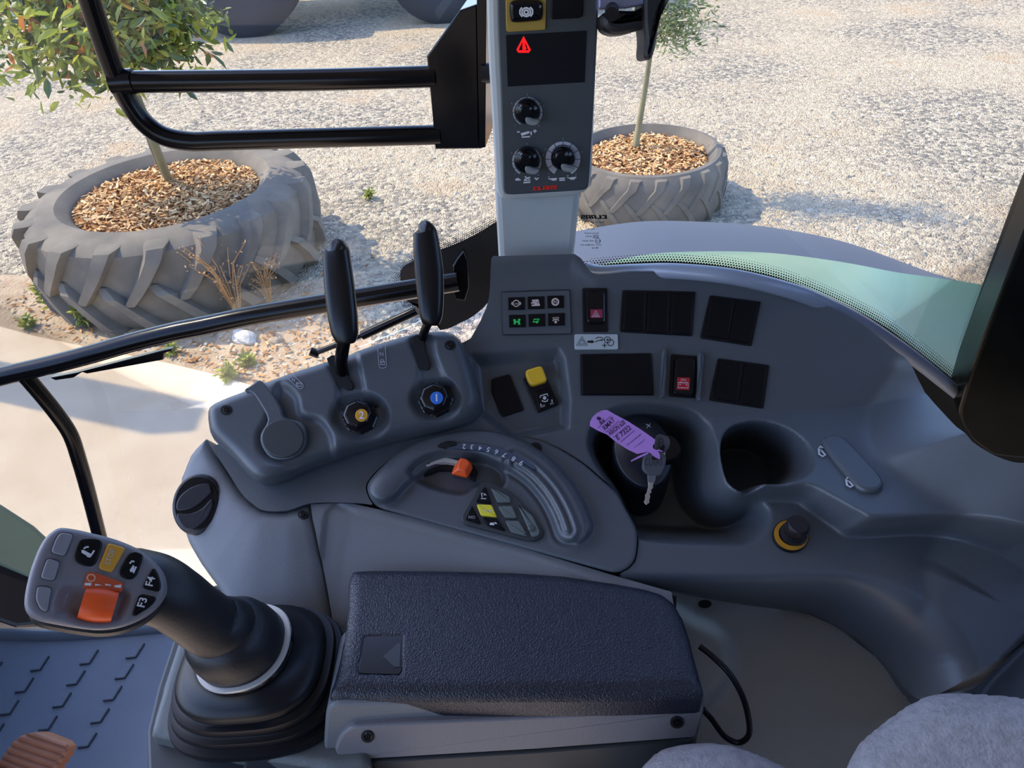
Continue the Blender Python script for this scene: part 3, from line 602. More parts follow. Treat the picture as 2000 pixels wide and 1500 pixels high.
# ------------------------------------------------------------ keys and tag
z5 = lambda pts: Z(1130, 790, 7.143, pts)
M_KEYH = mat('key_plastic', (.070, .072, .085), .45, bump=.3, bs=700)
fkf = Frame(FC.pt(*FC.uv(1265, 900, .035), .035), N0*.9+np.array([0, -.3, .1]))
kt = thing('ignition_key', 'dark plastic-headed key standing in the ignition lock behind the purple tag', 'key', at(1300, 880, depth(fkf.O)+.004))
o = plate('key_head', fkf, smooth(z5([(1082, 455), (1130, 415), (1190, 425), (1255, 455), (1282, 520), (1270, 580), (1240, 640), (1190, 672), (1120, 660), (1075, 620), (1070, 540)]), 3), -.010, -.005, M_KEYH, kt, bev=.0012)
plate('key_hole', fkf, z5([(1185, 550), (1205, 580), (1190, 645), (1135, 625)]), -.0055, -.0046, M_HOLE, kt, bev=.0001)
text('key_letters', 'CLA', fkf, z5([(1125, 470)])[0], z5([(1100, 610)])[0], -.0046, M_BLACK, kt, hgt=.0045)
plate('key_blade', fkf, z5([(1150, 640), (1215, 640), (1205, 760), (1160, 760)]), -.030, -.011, M_STEEL, kt, bev=.0005)
kh = thing('hanging_key', 'key with a grey plastic head and worn steel blade hanging from the purple tag', 'key', at(1277, 930, depth(fkf.O)))
plate('key_head', fkf, smooth(z5([(898, 800), (915, 735), (965, 685), (1080, 670), (1190, 690), (1226, 750), (1205, 870), (1150, 985), (1060, 995), (975, 985), (900, 910)]), 3), -.0025, .0025, M_KEYH, kh, bev=.0014)
plate('key_hole', fkf, z5(circ(1060, 748, 45, 28, 14)), .002, .0028, M_HOLE, kh, bev=.0001)
text('key_letters', 'CLAAS', fkf, z5([(925, 855)])[0], z5([(1175, 850)])[0], .0028, mat('key_engrave', (.03, .03, .04), .5), kh, hgt=.0075, shear=.2)
plate('key_collar', fkf, z5([(965, 985), (1085, 990), (1065, 1085), (1010, 1090), (970, 1080)]), -.0018, .0018, mat('dull_steel', (.20, .20, .22), .4, metal=.6), kh, bev=.0004)
plate('key_blade', fkf, z5([(972, 1070), (1055, 1080), (1035, 1130), (1040, 1165), (1012, 1190), (1018, 1230), (992, 1250), (1002, 1290), (985, 1330), (990, 1370), (945, 1402), (913, 1362), (935, 1310), (930, 1270), (955, 1230), (975, 1150)]), -.0012, .0012, M_STEEL, kh, bev=.0004)
tg = thing('key_tag', 'purple paper key tag with handwriting hanging beside the ignition', 'key tag', at(1215, 840, depth(fkf.O)))
M_PUR = mat('purple_paper', (.48, .23, .62), .6, mottle=.04, ms=60)
tp = plate('tag_sheet', fkf, z5([(160, 300), (162, 240), (195, 175), (260, 115), (330, 82), (400, 75), (500, 135), (700, 240), (900, 370), (1070, 490), (1058, 545), (1035, 580), (1045, 615), (1110, 650), (1137, 705), (1135, 762), (1085, 745), (1040, 715), (1010, 682), (960, 660), (820, 690), (690, 630), (520, 520), (400, 420), (270, 365)]), .0030, .0037, M_PUR, tg, bev=.0001)
plate('tag_tail', fkf, z5([(960, 665), (985, 680), (940, 705), (735, 797), (730, 782), (850, 715)]), .0026, .0036, M_PUR, tg, bev=.0001)
plate('tag_loop', fkf, z5([(1075, 640), (1120, 628), (1175, 650), (1170, 662), (1120, 648), (1090, 655)]), .0036, .0046, M_PUR, tg, bev=.0002)
plate('punched_hole', fkf, z5(circ(285, 195, 34, 24, 16, .3)), .0036, .0040, mat('ink', (.03, .01, .06), .7), tp, bev=.0001)
M_INK = MATS['ink']
strokes('ruled_lines', fkf, [z5([(270, 328), (448, 158)]), z5([(380, 390), (565, 225)]), z5([(485, 460), (675, 295)]), z5([(585, 525), (785, 358)])], .0004, .0040, M_INK, tp)
for s_, a, b, hh in (('6x', (315, 285), (382, 225), .008), ('RMAT', (370, 365), (520, 222), .008), ('ARION 620', (440, 440), (660, 262), .0075), ('E 7322', (550, 500), (740, 340), .0075)):
    text('handwriting', s_, fkf, z5([a])[0], z5([b])[0], .0040, M_INK, tp, hgt=hh*.62, bold=.012, shear=.15)
for s_, a, b in (('TEL 01233 860 0470', (680, 575), (875, 425)), ('www.keytag.co.uk', (785, 605), (935, 490))): text('small_print', s_, fkf, z5([a])[0], z5([b])[0], .0040, M_INK, tp)

# ------------------------------------------------------------ display column
Yc = .735
FCOL = Frame(onY(1045, 530, Yc), (-.05, -1, .06))
cb = thing('instrument_column', 'pale grey instrument post with a dark display panel, rocker switches and three dials', 'instrument post', FCOL.O)
def colplate(nm, px, h0, h1, m, par=cb, bev=.001, r=0, dome=0): return plate(nm, FCOL, px, h0, h1, m, par, bev, r, dome)
z33 = lambda pts: Z(600, 0, 2.5, pts)
colplate('lower_post', [(964, 340), (1138, 340), (1119, 523), (1112, 527), (980, 531), (975, 528)], -.075, .0, M_COLUMN, bev=.007, r=.016)
up = colplate('post_head', [(936, -480), (1190, -480), (1171, 0), (1163, 160), (1156, 350), (1148, 375), (1125, 386), (985, 394), (969, 380), (962, 250), (953, 100)], -.085, .018, M_COLUMN, bev=.006, r=.015)
pn = colplate('display_panel', Z(950, 0, 7.5, [(140, -1100), (1640, -1100), (1640, 0), (1600, 1000), (1545, 2000), (1500, 2720), (1460, 2790), (330, 2860), (255, 2830), (245, 2700), (215, 1500), (165, 400)]), .014, .0205, mat('panel_slate', (.040, .050, .056), .5, mottle=.05), bev=.0015, r=.008)
c1 = lambda pts: Z(950, 0, 7.5, pts); c2 = lambda pts: Z(950, 170, 6.52, pts)
colplate('display_screen', c1([(285, 515), (1470, 450), (1440, 1205), (310, 1270)]), .019, .0212, mat('screen_black', (.004, .004, .006), .2), pn, bev=.0002)
MR = emis('lamp_red', (1, .005, .005), .9)
strokes('warning_triangle', FCOL, [c1([(545, 545), (635, 735), (620, 755), (470, 755), (455, 735), (545, 545)]), c1([(545, 600), (560, 700), (580, 720)]), c1([(545, 570), (545, 730)])], .0020, .0216, MR, pn)
y_ = colplate('yellow_bezel', c1([(275, -280), (880, -320), (868, 430), (845, 440), (315, 472), (290, 450)]), .019, .0235, mat('mustard', (.33, .22, .03), .5), pn, bev=.0008, r=.002)
bt = colplate('rocker', c1([(345, 25), (500, 0), (830, 5), (825, 290), (760, 315), (380, 345), (350, 290), (335, 150)]), .022, .030, M_GLOSS, y_, bev=.003, r=.004)
cc = lambda cx, cy, r, n=20: (lambda p: c1(p)+[c1(p)[0]])(circ(cx, cy, r, r, n))
strokes('brake_icon', FCOL, [cc(583, 178, 62), cc(583, 180, 30), c1([(520, 110), (492, 150), (490, 200), (525, 245)]), c1([(640, 105), (676, 145), (676, 200), (645, 242)])], .0014, .0304, M_WHITE, bt)
colplate('blank_rocker', c1([(955, -200), (1430, -220), (1410, 240), (1370, 265), (955, 290), (945, 240)]), .019, .024, M_SW, pn, bev=.001, r=.003)
for cx, cy, r0, r1, px_, nm in ((520, 320, 168, 192, 0, 'lift'), (515, 945, 165, 188, 0, 'speed'), (975, 915, 152, 222, 0, 'draft')):
    ds = []
    a0, a1 = math.radians(118), math.radians(422); n_ = 10
    V = []; Fc = []
    for k in range(n_):
        t0, t1 = a0+(a1-a0)*k/n_+.025, a0+(a1-a0)*(k+1)/n_-.025
        rr1 = r1 if nm != 'lift' else 180+14*min(1, k/5)
        for j in range(5):
            t = t0+(t1-t0)*j/4
            for rr in (r0, rr1): p = c2([(cx+rr*math.cos(t), cy+rr*math.sin(t))])[0]; q = FCOL.uv(*p, .0209); V.append(FCOL.pt(*q, .0209))
        b = len(V)-10; Fc += [(b+2*j, b+2*j+1, b+2*j+3, b+2*j+2) for j in range(4)]
    mk('dial_ring', V, Fc, M_GREYP, pn)
    kn = colplate('dial_knob', c2(circ(cx, cy+10, 158 if nm != 'draft' else 150, 158 if nm != 'draft' else 150, 36)), .019, .032, M_GLOSS, pn, bev=.004); kn['label'] = 'black dial with a grey pointer'
    colplate('dial_skirt', c2(circ(cx-20, cy-5, 100, 105, 30)), .030, .036, M_GLOSS, kn, bev=.003)
    px0 = c2([(cx-20, cy+70), (cx+20, cy+68), (cx+65, cy+95), (cx+155, cy+108), (cx+160, cy+130), (cx+110, cy+178), (cx+10, cy+165), (cx-25, cy+125)]); 
    colplate('pointer', px0, .030, .0375, mat('pointer_grey', (.20, .22, .22), .5), kn, bev=.001, r=.003)
    for k, s_ in zip((.5, 3, 5, 7.3, 9.6), '13579'):
        t = a0+(a1-a0)*k/n_; X, Y = cx+(r1+34)*math.cos(t), cy+(r1+34)*math.sin(t); s_ = '10' if s_ == '9' else s_
        text('dial_number', s_, FCOL, c2([(X-9, Y+12)])[0], c2([(X+9, Y+11)])[0], .0209, M_GREYP, pn)
M_G2 = M_WHITE
strokes('draft_icons', FCOL, [c2([(390, 572), (425, 572)]), c2([(595, 560), (640, 560)]), c2([(617, 540), (617, 585)]), c2([(450, 638), (555, 632)]), c2([(560, 572), (572, 575), (570, 612)])], .0012, .0211, M_G2, pn)
colplate('lift_icon', c2([(435, 590), (540, 562), (555, 585), (450, 622)]), .0205, .0212, M_G2, pn, bev=.0001)
strokes('speed_icons', FCOL, [c2([(370, 1180), (405, 1165), (440, 1182), (370, 1184)]), c2([(470, 1218), (560, 1212)]), c2([(480, 1190), (520, 1160), (560, 1150)]), c2([(490, 1140), (560, 1190), (480, 1190)]), c2([(615, 1155), (640, 1180), (668, 1155), (640, 1165)])], .0014, .0211, M_G2, pn)
text('wave_icon', 'Z', FCOL, c2([(782, 1170)])[0], c2([(808, 1168)])[0], .0211, M_G2, pn); text('wave_icon', 'Z', FCOL, c2([(1020, 1160)])[0], c2([(1050, 1158)])[0], .0211, M_G2, pn)
strokes('wave_icons', FCOL, [c2([(800, 1172), (900, 1166)]), c2([(830, 1184), (890, 1182)]), c2([(925, 1165), (1000, 1160)]), c2([(930, 1188), (1000, 1184)]), c2([(1045, 1160), (1145, 1152)]), c2([(1070, 1174), (1125, 1170)])], .0013, .0211, M_G2, pn)
def claas(fr, p0, p1, h, m, par, hgt, mirror=False, nm='maker_logo'):
    A, B = fr.uv(*p0, h), fr.uv(*p1, h); e = B-A; L = np.linalg.norm(e); e /= L; nn = np.array([-e[1], e[0]])
    G = {'C': [[(.9, .28), (.9, 0), (0, 0), (0, 1), (.9, 1), (.9, .72), (.42, .72), (.42, .28)]], 'L': [[(0, 0), (.85, 0), (.85, .3), (.42, .3), (.42, 1), (0, 1)]],
         'A': [[(0, 0), (0, 1), (.95, 1), (.95, 0), (.62, 0), (.62, .22), (.36, .22), (.36, 0)], [(.36, .42), (.62, .42), (.62, .76), (.36, .76)]], 'S': [[(0, 0), (0, .24), (.55, .24), (.55, .38), (0, .38), (0, 1), (.92, 1), (.92, .76), (.38, .76), (.38, .62), (.92, .62), (.92, 0)]]}
    V = []; Fc = []
    for i, ch in enumerate('CLAAS'):
        polys = G[ch][:1]
        if ch == 'A': polys = [[(0, 0), (.36, 0), (.36, .22), (.36, .42), (.36, .76), (.36, 1), (0, 1)], [(.62, 0), (.95, 0), (.95, 1), (.62, 1)], [(.36, .22), (.62, .22), (.62, .42), (.36, .42)], [(.36, .76), (.62, .76), (.62, 1), (.36, 1)]]
        if ch == 'C': polys = [[(0, 0), (.42, 0), (.42, 1), (0, 1)], [(.42, 0), (.9, 0), (.9, .28), (.42, .28)], [(.42, .72), (.9, .72), (.9, 1), (.42, 1)]]
        if ch == 'S': polys = [[(0, 0), (.92, 0), (.92, .24), (0, .24)], [(.55, .24), (.92, .24), (.92, .40), (.55, .40)], [(0, .40), (.92, .40), (.92, .62), (0, .62)], [(0, .62), (.38, .62), (.38, .76), (0, .76)], [(0, .76), (.92, .76), (.92, 1), (0, 1)]]
        if ch == 'L': polys = [[(0, 0), (.42, 0), (.42, 1), (0, 1)], [(.42, 0), (.85, 0), (.85, .3), (.42, .3)]]
        for pl in polys:
            b = len(V)
            for x, y in pl:
                X = (i+x)/5+.05*(y-.5)*1.0
                if mirror: X = 1-X
                q = A+e*X*L+nn*y*hgt; V.append(fr.pt(q[0], q[1], h))
            Fc.append(tuple(range(b, b+len(pl))))
    return mk(nm, V, Fc, m, par)
claas(FCOL, c2([(597, 1318)])[0], c2([(905, 1298)])[0], .0212, mat('logo_red', (.62, .02, .01), .4), pn, .0040)

# ------------------------------------------------------------ work levers
def lever(nm, label, px, dep, widths, basepts):
    t = thing(nm, label, 'lever', at(*basepts[-1], dep+.03))
    P = [at(x, y, dep+.02*i/len(px)) for i, (x, y) in enumerate(px)]; P = smooth(P, 5, False)
    W_ = np.interp(np.linspace(0, 1, len(P)), np.linspace(0, 1, len(widths)), widths); rings = []
    T = np.gradient(P, axis=0)
    for i in range(len(P)):
        tt = T[i]/np.linalg.norm(T[i]); a = np.cross(tt, Fv); a /= np.linalg.norm(a); b = np.cross(a, tt); k = W_[i]
        rings.append([P[i]+a*k*math.copysign(abs(math.cos(s))**.6, math.cos(s))+b*min(k, .010)*.8*math.copysign(abs(math.sin(s))**.8, math.sin(s)) for s in np.linspace(0, 2*np.pi, 20, endpoint=False)])
    g = loft('grip', rings, mat('lever_black', (.004, .004, .005), .3, spec=.4), t); 
    tube('shaft', [at(x, y, dep+.025+.012*i) for i, (x, y) in enumerate(basepts)], .0065, M_PAINT, t, seg=12, flat=.7)
    return t
lever('hydraulic_lever', 'black flat-gripped hydraulic lever behind knob 2, left of the pair', [(652, 481), (656, 487), (659, 520), (664, 570), (670, 620), (674, 650), (676, 668)], .70, [.006, .0125, .0135, .0145, .0142, .0130, .009], [(674, 655), (668, 690), (666, 712), (672, 740), (680, 758)])
lever('hydraulic_lever', 'black flat-gripped hydraulic lever behind knob 1, right and taller of the pair', [(825, 446), (830, 452), (834, 490), (838, 530), (841, 580), (842, 615), (841, 632)], .72, [.006, .0115, .0135, .0142, .0130, .0115, .008], [(841, 622), (828, 650), (824, 675), (828, 700), (832, 715)])

# ------------------------------------------------------------ armrest
ZA = 2.040
FA = Frame((0, 0, ZA), (0, 0, 1)); 
AR = [(684, 1106), (720, 1103), (850, 1104), (1000, 1108), (1100, 1115), (1200, 1130), (1260, 1141), (1295, 1152), (1318, 1170), (1335, 1198), (1348, 1235), (1358, 1275), (1370, 1318), (1378, 1342), (1372, 1350), (1200, 1356), (900, 1358), (643, 1357), (638, 1350), (650, 1318), (661, 1275), (670, 1230), (676, 1180), (676, 1130)]
ar_uv = rpoly(FA.uvs(AR), .003, 2); print('armrest depth', depth(onZ(1000, 1240, ZA)), 'z', ZA)
arm = thing('armrest_box', 'black leather-look padded armrest on a grey storage box with a lever console', 'armrest', (0.0, .30, 1.25))
badge = FA.uvs([(712, 1242), (787, 1240), (785, 1312), (780, 1318), (702, 1316), (699, 1310)])
a_l = FA.uvs([(684, 1106)])[0]
def Harm(u, v):
    s = sdf(u, v, ar_uv); c = (v-ar_uv[:, 1].mean())
    return rnd(s, .014, .010)+.004*np.exp(-(s/.02)**2)*0-.0015*blend(sdf(u, v, badge), .002)-1.2*(c*c)*.25
pad = hf('arm_pad', FA, ar_uv, Harm, .0018, M_LEATHER, arm, skirt=.022); pad['label'] = 'black grained arm pad'
plate('badge_recess', FA, [(712, 1243), (786, 1241), (784, 1311), (779, 1317), (703, 1315), (700, 1309)], -.004, -.0008, mat('badge_black', (.006, .006, .008), .22), pad, bev=.0003, r=.002)
plate('badge_facet', FA, [(748, 1282), (776, 1256), (783, 1256), (781, 1302), (770, 1303)], -.002, -.0002, mat('badge_grey', (.035, .040, .042), .3), pad, bev=.0002)
Yf = onZ(1000, 1357, ZA)[1]
FF = Frame((0, Yf+.004, ZA-.032), (0, -1, 0.12))
def fp_(px, h0, h1, m, nm, par=arm, bev=.001, r=.003): return plate(nm, FF, px, h0, h1, m, par, bev, r)
fp_([(650, 1375), (1378, 1352), (1376, 1388), (1358, 1470), (1330, 1580), (640, 1580), (632, 1450), (636, 1390)], -.075, 0, M_LIGHT, 'storage_box', bev=.003, r=.006)
o = fp_([(684, 1421), (780, 1414), (1005, 1404), (1372, 1384), (1376, 1390), (1360, 1441), (1050, 1464), (680, 1486), (668, 1484), (652, 1468), (664, 1440)], -.002, .006, mat('mauve_grey_plastic', (.17, .165, .175), .5, bump=.3, bs=800), 'box_face', bev=.002, r=.006)
for x, y in ((718, 1440), (1322, 1412)): screw(x, y, FF, 13, o, .0065)
fp_([(480, 1480), (690, 1490), (1058, 1468), (1352, 1446), (1335, 1620), (450, 1620)], -.05, .004, mat('dark_base', (.022, .027, .030), .5), 'box_base', bev=.002)
# lever console beside the armrest
ZB = 1.975
FB = Frame((0, 0, ZB), (0, 0, 1))
lb_uv = FB.uvs([(352, 1190), (420, 1150), (560, 1140), (700, 1150), (720, 1490), (650, 1500), (452, 1471), (292, 1431), (300, 1395), (318, 1335), (346, 1250)])
def Hlb(u, v): s = sdf(u, v, lb_uv); return rnd(s, .006, .006)
o = hf('lever_console', FB, lb_uv, Hlb, .0035, mat('olive_grey_plastic', (.105, .115, .108), .5, bump=.3, bs=800, mottle=.05), arm, skirt=.02)
lb2 = FB.uvs([(340, 1190), (420, 1140), (720, 1140), (735, 1620), (290, 1620), (284, 1430), (306, 1340), (336, 1250)], -.02)
plate_uv('console_foot', FB, lb2, -.5, -.02, mat('dark_base', (.022, .027, .030), .5), arm, bev=.004)

# ------------------------------------------------------------ joystick
js = thing('drive_joystick', 'black drive joystick with a grey button head, orange thumb wheel and rubber gaiter', 'joystick', onZ(515, 1330, ZB))
q0 = FB.uv(512, 1325, .01); q1 = FB.uv(470, 1262, .09)
rings = []
def gring(t, h, sc, e): # gaiter ring, moves from base centre to neck
    c_ = q0+(q1-q0)*t; return superring(FB, c_[0], c_[1], .077*sc, .068*sc, h, e, 56, rot=0, tilt=(.0, .0))
prof = [(0, -.004, 1.0), (.01, .004, 1.03), (.03, .009, 1.02), (.035, .0095, .95), (.05, .010, .93), (.06, .018, .965), (.08, .0225, .95), (.085, .023, .88), (.10, .0235, .87), (.12, .032, .90), (.14, .0365, .885), (.15, .037, .81), (.18, .0375, .80), (.21, .046, .82), (.25, .0515, .79), (.32, .055, .71), (.45, .060, .60), (.6, .068, .52), (.75, .078, .46), (.9, .088, .44)]
gait = loft('gaiter', [gring(t, h, s, 3.2-1.2*min(1, t/.5)) for t, h, s in prof], mat('gaiter_rubber', (.006, .0065, .009), .4, mottle=.1, spec=.35), js); gait['label'] = 'ribbed black rubber gaiter'
# collar: tilted cone facing up-left
hd = at(205, 1135, .50); nk = at(470, 1262, .615)
ax = hd-nk; ax /= np.linalg.norm(ax)
axc = ax*.45+np.array([0, 0, 1])*.55; axc /= np.linalg.norm(axc); FJ = Frame(at(480, 1268, .625), axc)
loft('collar', [superring(FJ, 0, 0, r*1.05, r, h, 2.2, 48) for h, r in ((-.012, .034), (-.004, .0385), (0, .039), (.004, .0385))], M_GLOSS, js)
loft('ring', [superring(FJ, 0, 0, r*1.05, r, h, 2.2, 48) for h, r in ((.0035, .0382), (.0042, .0390), (.0058, .0384))], mat('silver_ring', (.55, .55, .52), .3, metal=.3), js)
loft('collar_cover', [superring(FJ, (.5*h)*-.2, 0, r*1.05, r, h, 2.2, 48) for h, r in ((.006, .0350), (.020, .0345), (.032, .032), (.040, .027), (.044, .020))], M_SOFT, js)
cpx = FJ.pt(0, 0, .03)
path = [FJ.pt(0, 0, .016), FJ.pt(0, 0, .036), at(415, 1222, .590), at(375, 1195, .574), at(338, 1168, .562), at(300, 1150, .556), at(255, 1142, .552), at(205, 1135, .548)]
grip = tube('grip', path, [.027, .0255, .0242, .0235, .0240, .0260, .0270, .024], M_SOFT, js, seg=28, n=6); grip['label'] = 'black soft-touch joystick stem'
cj = lambda pts: Z(30, 1010, 6, pts)
HN = -ray(180, 1135)*.85+np.array([.12, -.1, .25]); FH = Frame(at(180, 1135, .500), HN)
head_px = smooth(cj([(440, 150), (530, 115), (700, 135), (900, 180), (1150, 245), (1400, 345), (1600, 480), (1740, 640), (1785, 800), (1765, 930), (1650, 1080), (1480, 1200), (1250, 1290), (1000, 1325), (750, 1305), (480, 1260), (270, 1215), (150, 1150), (100, 1050), (105, 900), (160, 650), (250, 400), (340, 240)]), 3)
hd_uv = FH.uvs(head_px)
well = smooth(FH.uvs(cj([(590, 840), (800, 835), (1000, 850), (1280, 890), (1310, 950), (1270, 1080), (1220, 1190), (1050, 1230), (850, 1225), (680, 1170), (600, 1120), (500, 1100), (520, 960)])), 3)
def Hhead(u, v): s = sdf(u, v, hd_uv); return rnd(s, .006, .005)-.006*blend(sdf(u, v, well), .008)
hd_o = hf('head', FH, hd_uv, Hhead, .0011, M_HEAD, js, skirt=.004); hd_o['label'] = 'grey button face of the joystick'
plate_uv('head_shell', FH, offset_poly(hd_uv, .0012)+np.array([.001, -.0055]), -.034, -.0085, M_SOFT, js, bev=.006)
back = FH.pt(*FH.uv(215, 1140), -.02)
def jk(nm, pts, m, h1=.0022, r=.0025, bev=.0010): return plate(nm, FH, cj(pts), -.003, h1, m, hd_o, bev, r)
for pts in ([(520, 190), (560, 182), (682, 200), (580, 462), (412, 412), (475, 250)], [(372, 478), (525, 520), (455, 748), (290, 715)], [(255, 805), (425, 825), (375, 1115), (290, 1085), (235, 960)]):
    plate('key_surround', FH, cj([((x-450)*1.0+450+(12 if x > np.mean(pts, 0)[0] else -12), y+(12 if y > np.mean(pts, 0)[1] else -12)) for x, y in pts]), -.003, .0003, mat('surround', (.05, .05, .06), .5), hd_o, bev=.0003, r=.003)
    k = jk('grey_button', pts, M_KEYPAD)
k = jk('lift_button', [(800, 240), (1045, 258), (930, 600), (672, 530), (740, 290)], M_SW, r=.006)
strokes('lift_icon', FH, [cj([(875, 465), (925, 390)]), cj([(840, 455), (880, 465)]), cj([(800, 370), (830, 350), (860, 350)])], .0011, .0026, M_WHITE, k); plate('arm_icon', FH, cj([(775, 385), (800, 385), (885, 430), (870, 455), (835, 452), (775, 415)]), .002, .0026, M_WHITE, k, bev=.0001)
k = jk('stop_button', [(1085, 300), (1298, 362), (1132, 655), (968, 600)], M_AMBER, r=.001)
text('stop_word', 'STOP', FH, cj([(1108, 560)])[0], cj([(1175, 380)])[0], .0026, M_GREYP, k, hgt=.0035)
k = jk('lower_button', [(1350, 385), (1500, 430), (1495, 500), (1395, 755), (1185, 685)], M_SW, r=.006)
strokes('lower_icon', FH, [cj([(1382, 655), (1415, 580)]), cj([(1340, 545), (1365, 515), (1395, 522)])], .0011, .0026, M_WHITE, k); plate('arm_icon', FH, cj([(1380, 560), (1395, 575), (1385, 635), (1350, 645), (1340, 620)]), .002, .0026, M_WHITE, k, bev=.0001)
k = jk('f4_button', [(1620, 580), (1670, 650), (1712, 780), (1695, 882), (1482, 830)], M_SW, r=.003); text('f4_word', 'F4', FH, cj([(1605, 812)])[0], cj([(1640, 705)])[0], .0026, M_WHITE, k, bold=.02)
k = jk('f3_button', [(1455, 895), (1672, 940), (1600, 1040), (1400, 1170), (1368, 1140)], M_SW, r=.003); text('f3_word', 'F3', FH, cj([(1510, 1060)])[0], cj([(1548, 955)])[0], .0026, M_WHITE, k, bold=.02)
k = plate('direction_label', FH, cj([(840, 640), (960, 655), (1270, 770), (1250, 880), (1080, 850), (790, 830)]), -.003, .0014, M_ORANGE2, hd_o, bev=.0005, r=.001)
p = cj(circ(888, 712, 45, 40, 20)); strokes('circle_mark', FH, [p+[p[0]]], .0009, .0018, mat('peach', (.7, .35, .2), .5), k)
for a in ([(815, 768), (895, 770), (885, 805), (810, 800)], [(935, 780), (1020, 798), (935, 803)], [(1050, 780), (1120, 792), (1120, 805), (1055, 800)], [(1160, 800), (1245, 790), (1235, 830), (1160, 820)]): plate('ramp_mark', FH, cj(a), .001, .0018, M_WHITE, k, bev=.0001)
# thumb wheel: a ribbed drum
wa, wb = FH.uv(*cj([(800, 990)])[0], .004), FH.uv(*cj([(1180, 1040)])[0], .004); e = (wb-wa); L = np.linalg.norm(e); e /= L; n2 = np.array([-e[1], e[0]])
rg = []
for k in range(9):
    t = k/8; c_ = wa+e*L*t*1.03-e*.001; r = .0112*(1+.10*math.sin(math.pi*t)); 
    rg.append([FH.pt(c_[0]+n2[0]*r*math.cos(a), c_[1]+n2[1]*r*math.cos(a), -.006+r*math.sin(a)) for a in np.linspace(0, 2*np.pi, 36, endpoint=False)])
wh = loft('thumb_wheel', rg, M_ORANGE, hd_o, auto=60); wh['label'] = 'ribbed orange thumb wheel'

# ------------------------------------------------------------ cable
Zc = onZ
tag(tube('cable', [at(1366, 1262, .64), at(1395, 1285, .635), at(1428, 1320, .63), at(1452, 1365, .63), at(1463, 1410, .64), at(1461, 1438, .65), at(1442, 1450, .66), at(1415, 1438, .665), at(1390, 1405, .66), at(1372, 1385, .66)], .0026, M_BLACK), 'thin black cable looping out behind the armrest', 'cable')

# ------------------------------------------------------------ seat
M_SEAT = mat('grey_seat_fabric', (.25, .235, .24), .85, bump=.9, bs=420, mottle=.16, ms=160, bd=.0012)
seat = thing('seat', 'grey woven fabric seat edge at the bottom right', 'seat', (.45, .1, 1.3))
FSs = Frame(at(1850, 1470, .50), -ray(1850, 1470)*.7+np.array([-.15, .15, .6]))
def cushion(nm, px, r, drop, fr, hh=.0):
    P = fr.uvs(smooth(px, 4), -drop); return hf(nm, fr, P, lambda u, v: rnd(sdf(u, v, P), r, drop), .003, M_SEAT, seat, skirt=.10)
cushion('backrest_edge', [(1640, 1560), (1668, 1470), (1720, 1420), (1780, 1378), (1830, 1360), (1900, 1359), (2000, 1368), (2200, 1400), (2250, 1700), (1650, 1700)], .045, .035, FSs)
FS2 = Frame(at(1380, 1480, .56), -ray(1380, 1480)*.7+np.array([-.1, .1, .6]))
cushion('seat_cushion', [(1225, 1560), (1255, 1500), (1290, 1468), (1345, 1453), (1420, 1456), (1480, 1475), (1530, 1498), (1600, 1530), (1700, 1700), (1200, 1700)], .035, .028, FS2)

# ------------------------------------------------------------ cab floor, pedal, shell
ZF = 1.22
FFl = Frame((0, 0, ZF), (0, 0, 1)); M_MAT = mat('floor_mat', (.145, .17, .215), .42, bump=.3, bs=500, mottle=.08)
fl_uv = FFl.uvs([(-400, 1222), (0, 1236), (150, 1236), (240, 1226), (330, 1215), (420, 1250), (420, 1700), (-500, 1800)])
floor = struct(plate_uv('floor', FFl, fl_uv, -.05, 0, M_MAT, None, bev=.004), 'blue-grey cab floor mat with raised parallelogram studs')
zf = lambda pts: Z(0, 950, 2.727, pts)
def stud(x, y, s=1): 
    return zf([(x, y), (x+30*s, y-5*s), (x+42*s, y-75*s), (x-16*s, y-70*s)]) 
studs = [(668, 912), (610, 1022), (548, 1138), (480, 1258), (413, 1388), (422, 945), (352, 1056), (278, 1174), (203, 1298), (160, 980), (78, 1095), (-2, 1215), (-80, 1340), (-90, 1010), (130, 1425), (340, 1520)]
for x, y in studs[:14]:
    pl = zf([(x, y), (x+50, y-6), (x+98, y-78), (x+96, y-82), (x+45, y-70)])
    strokes('floor_stud', FFl, [zf([(x, y), (x+52, y-6), (x+98, y-78)])], .0030, .004, mat('stud_edge', (.035, .042, .055), .4), floor, th=.004)
    plate('floor_stud', FFl, zf([(x, y), (x+52, y-6), (x+98, y-78), (x+48, y-72)]), -.001, .0025, M_MAT, floor, bev=.0008)
sill = struct(tube('trim_1', [onZ(-300, 1232, ZF), onZ(0, 1240, ZF), onZ(150, 1240, ZF), onZ(330, 1225, ZF)], .014, mat('sill_grey', (.11, .13, .16), .4), None), 'rounded front edge of the cab floor')
# pedal
FP = Frame(at(75, 1470, 1.25), (-.25, -.6, .9)); M_PED = mat('brown_pedal', (.30, .12, .06), .5, mottle=.15, ms=20)  # brown lightened to stand in for sunlight on the pedal
ped = thing('pedal', 'brown ribbed foot pedal at the bottom left, lightened as if sunlit', 'pedal', FP.O)
pp = FP.uvs([(-60, 1560), (0, 1478), (22, 1448), (42, 1434), (70, 1431), (130, 1453), (131, 1464), (100, 1510), (60, 1600)]); pd = FP.uv(60, 1440)-FP.uv(0, 1560); pd /= np.linalg.norm(pd)
pe = FP.uv(131, 1464)-FP.uv(42, 1434); pe /= np.linalg.norm(pe); pn2 = np.array([-pe[1], pe[0]])
hf('pedal_pad', FP, rpoly(pp, .01), lambda u, v: rnd(sdf(u, v, pp), .006, .006)-.0035*sst(np.abs(((u*pn2[0]+v*pn2[1])/.0115) % 1-.5)*-6+1.6), .0012, M_PED, ped, skirt=.015)
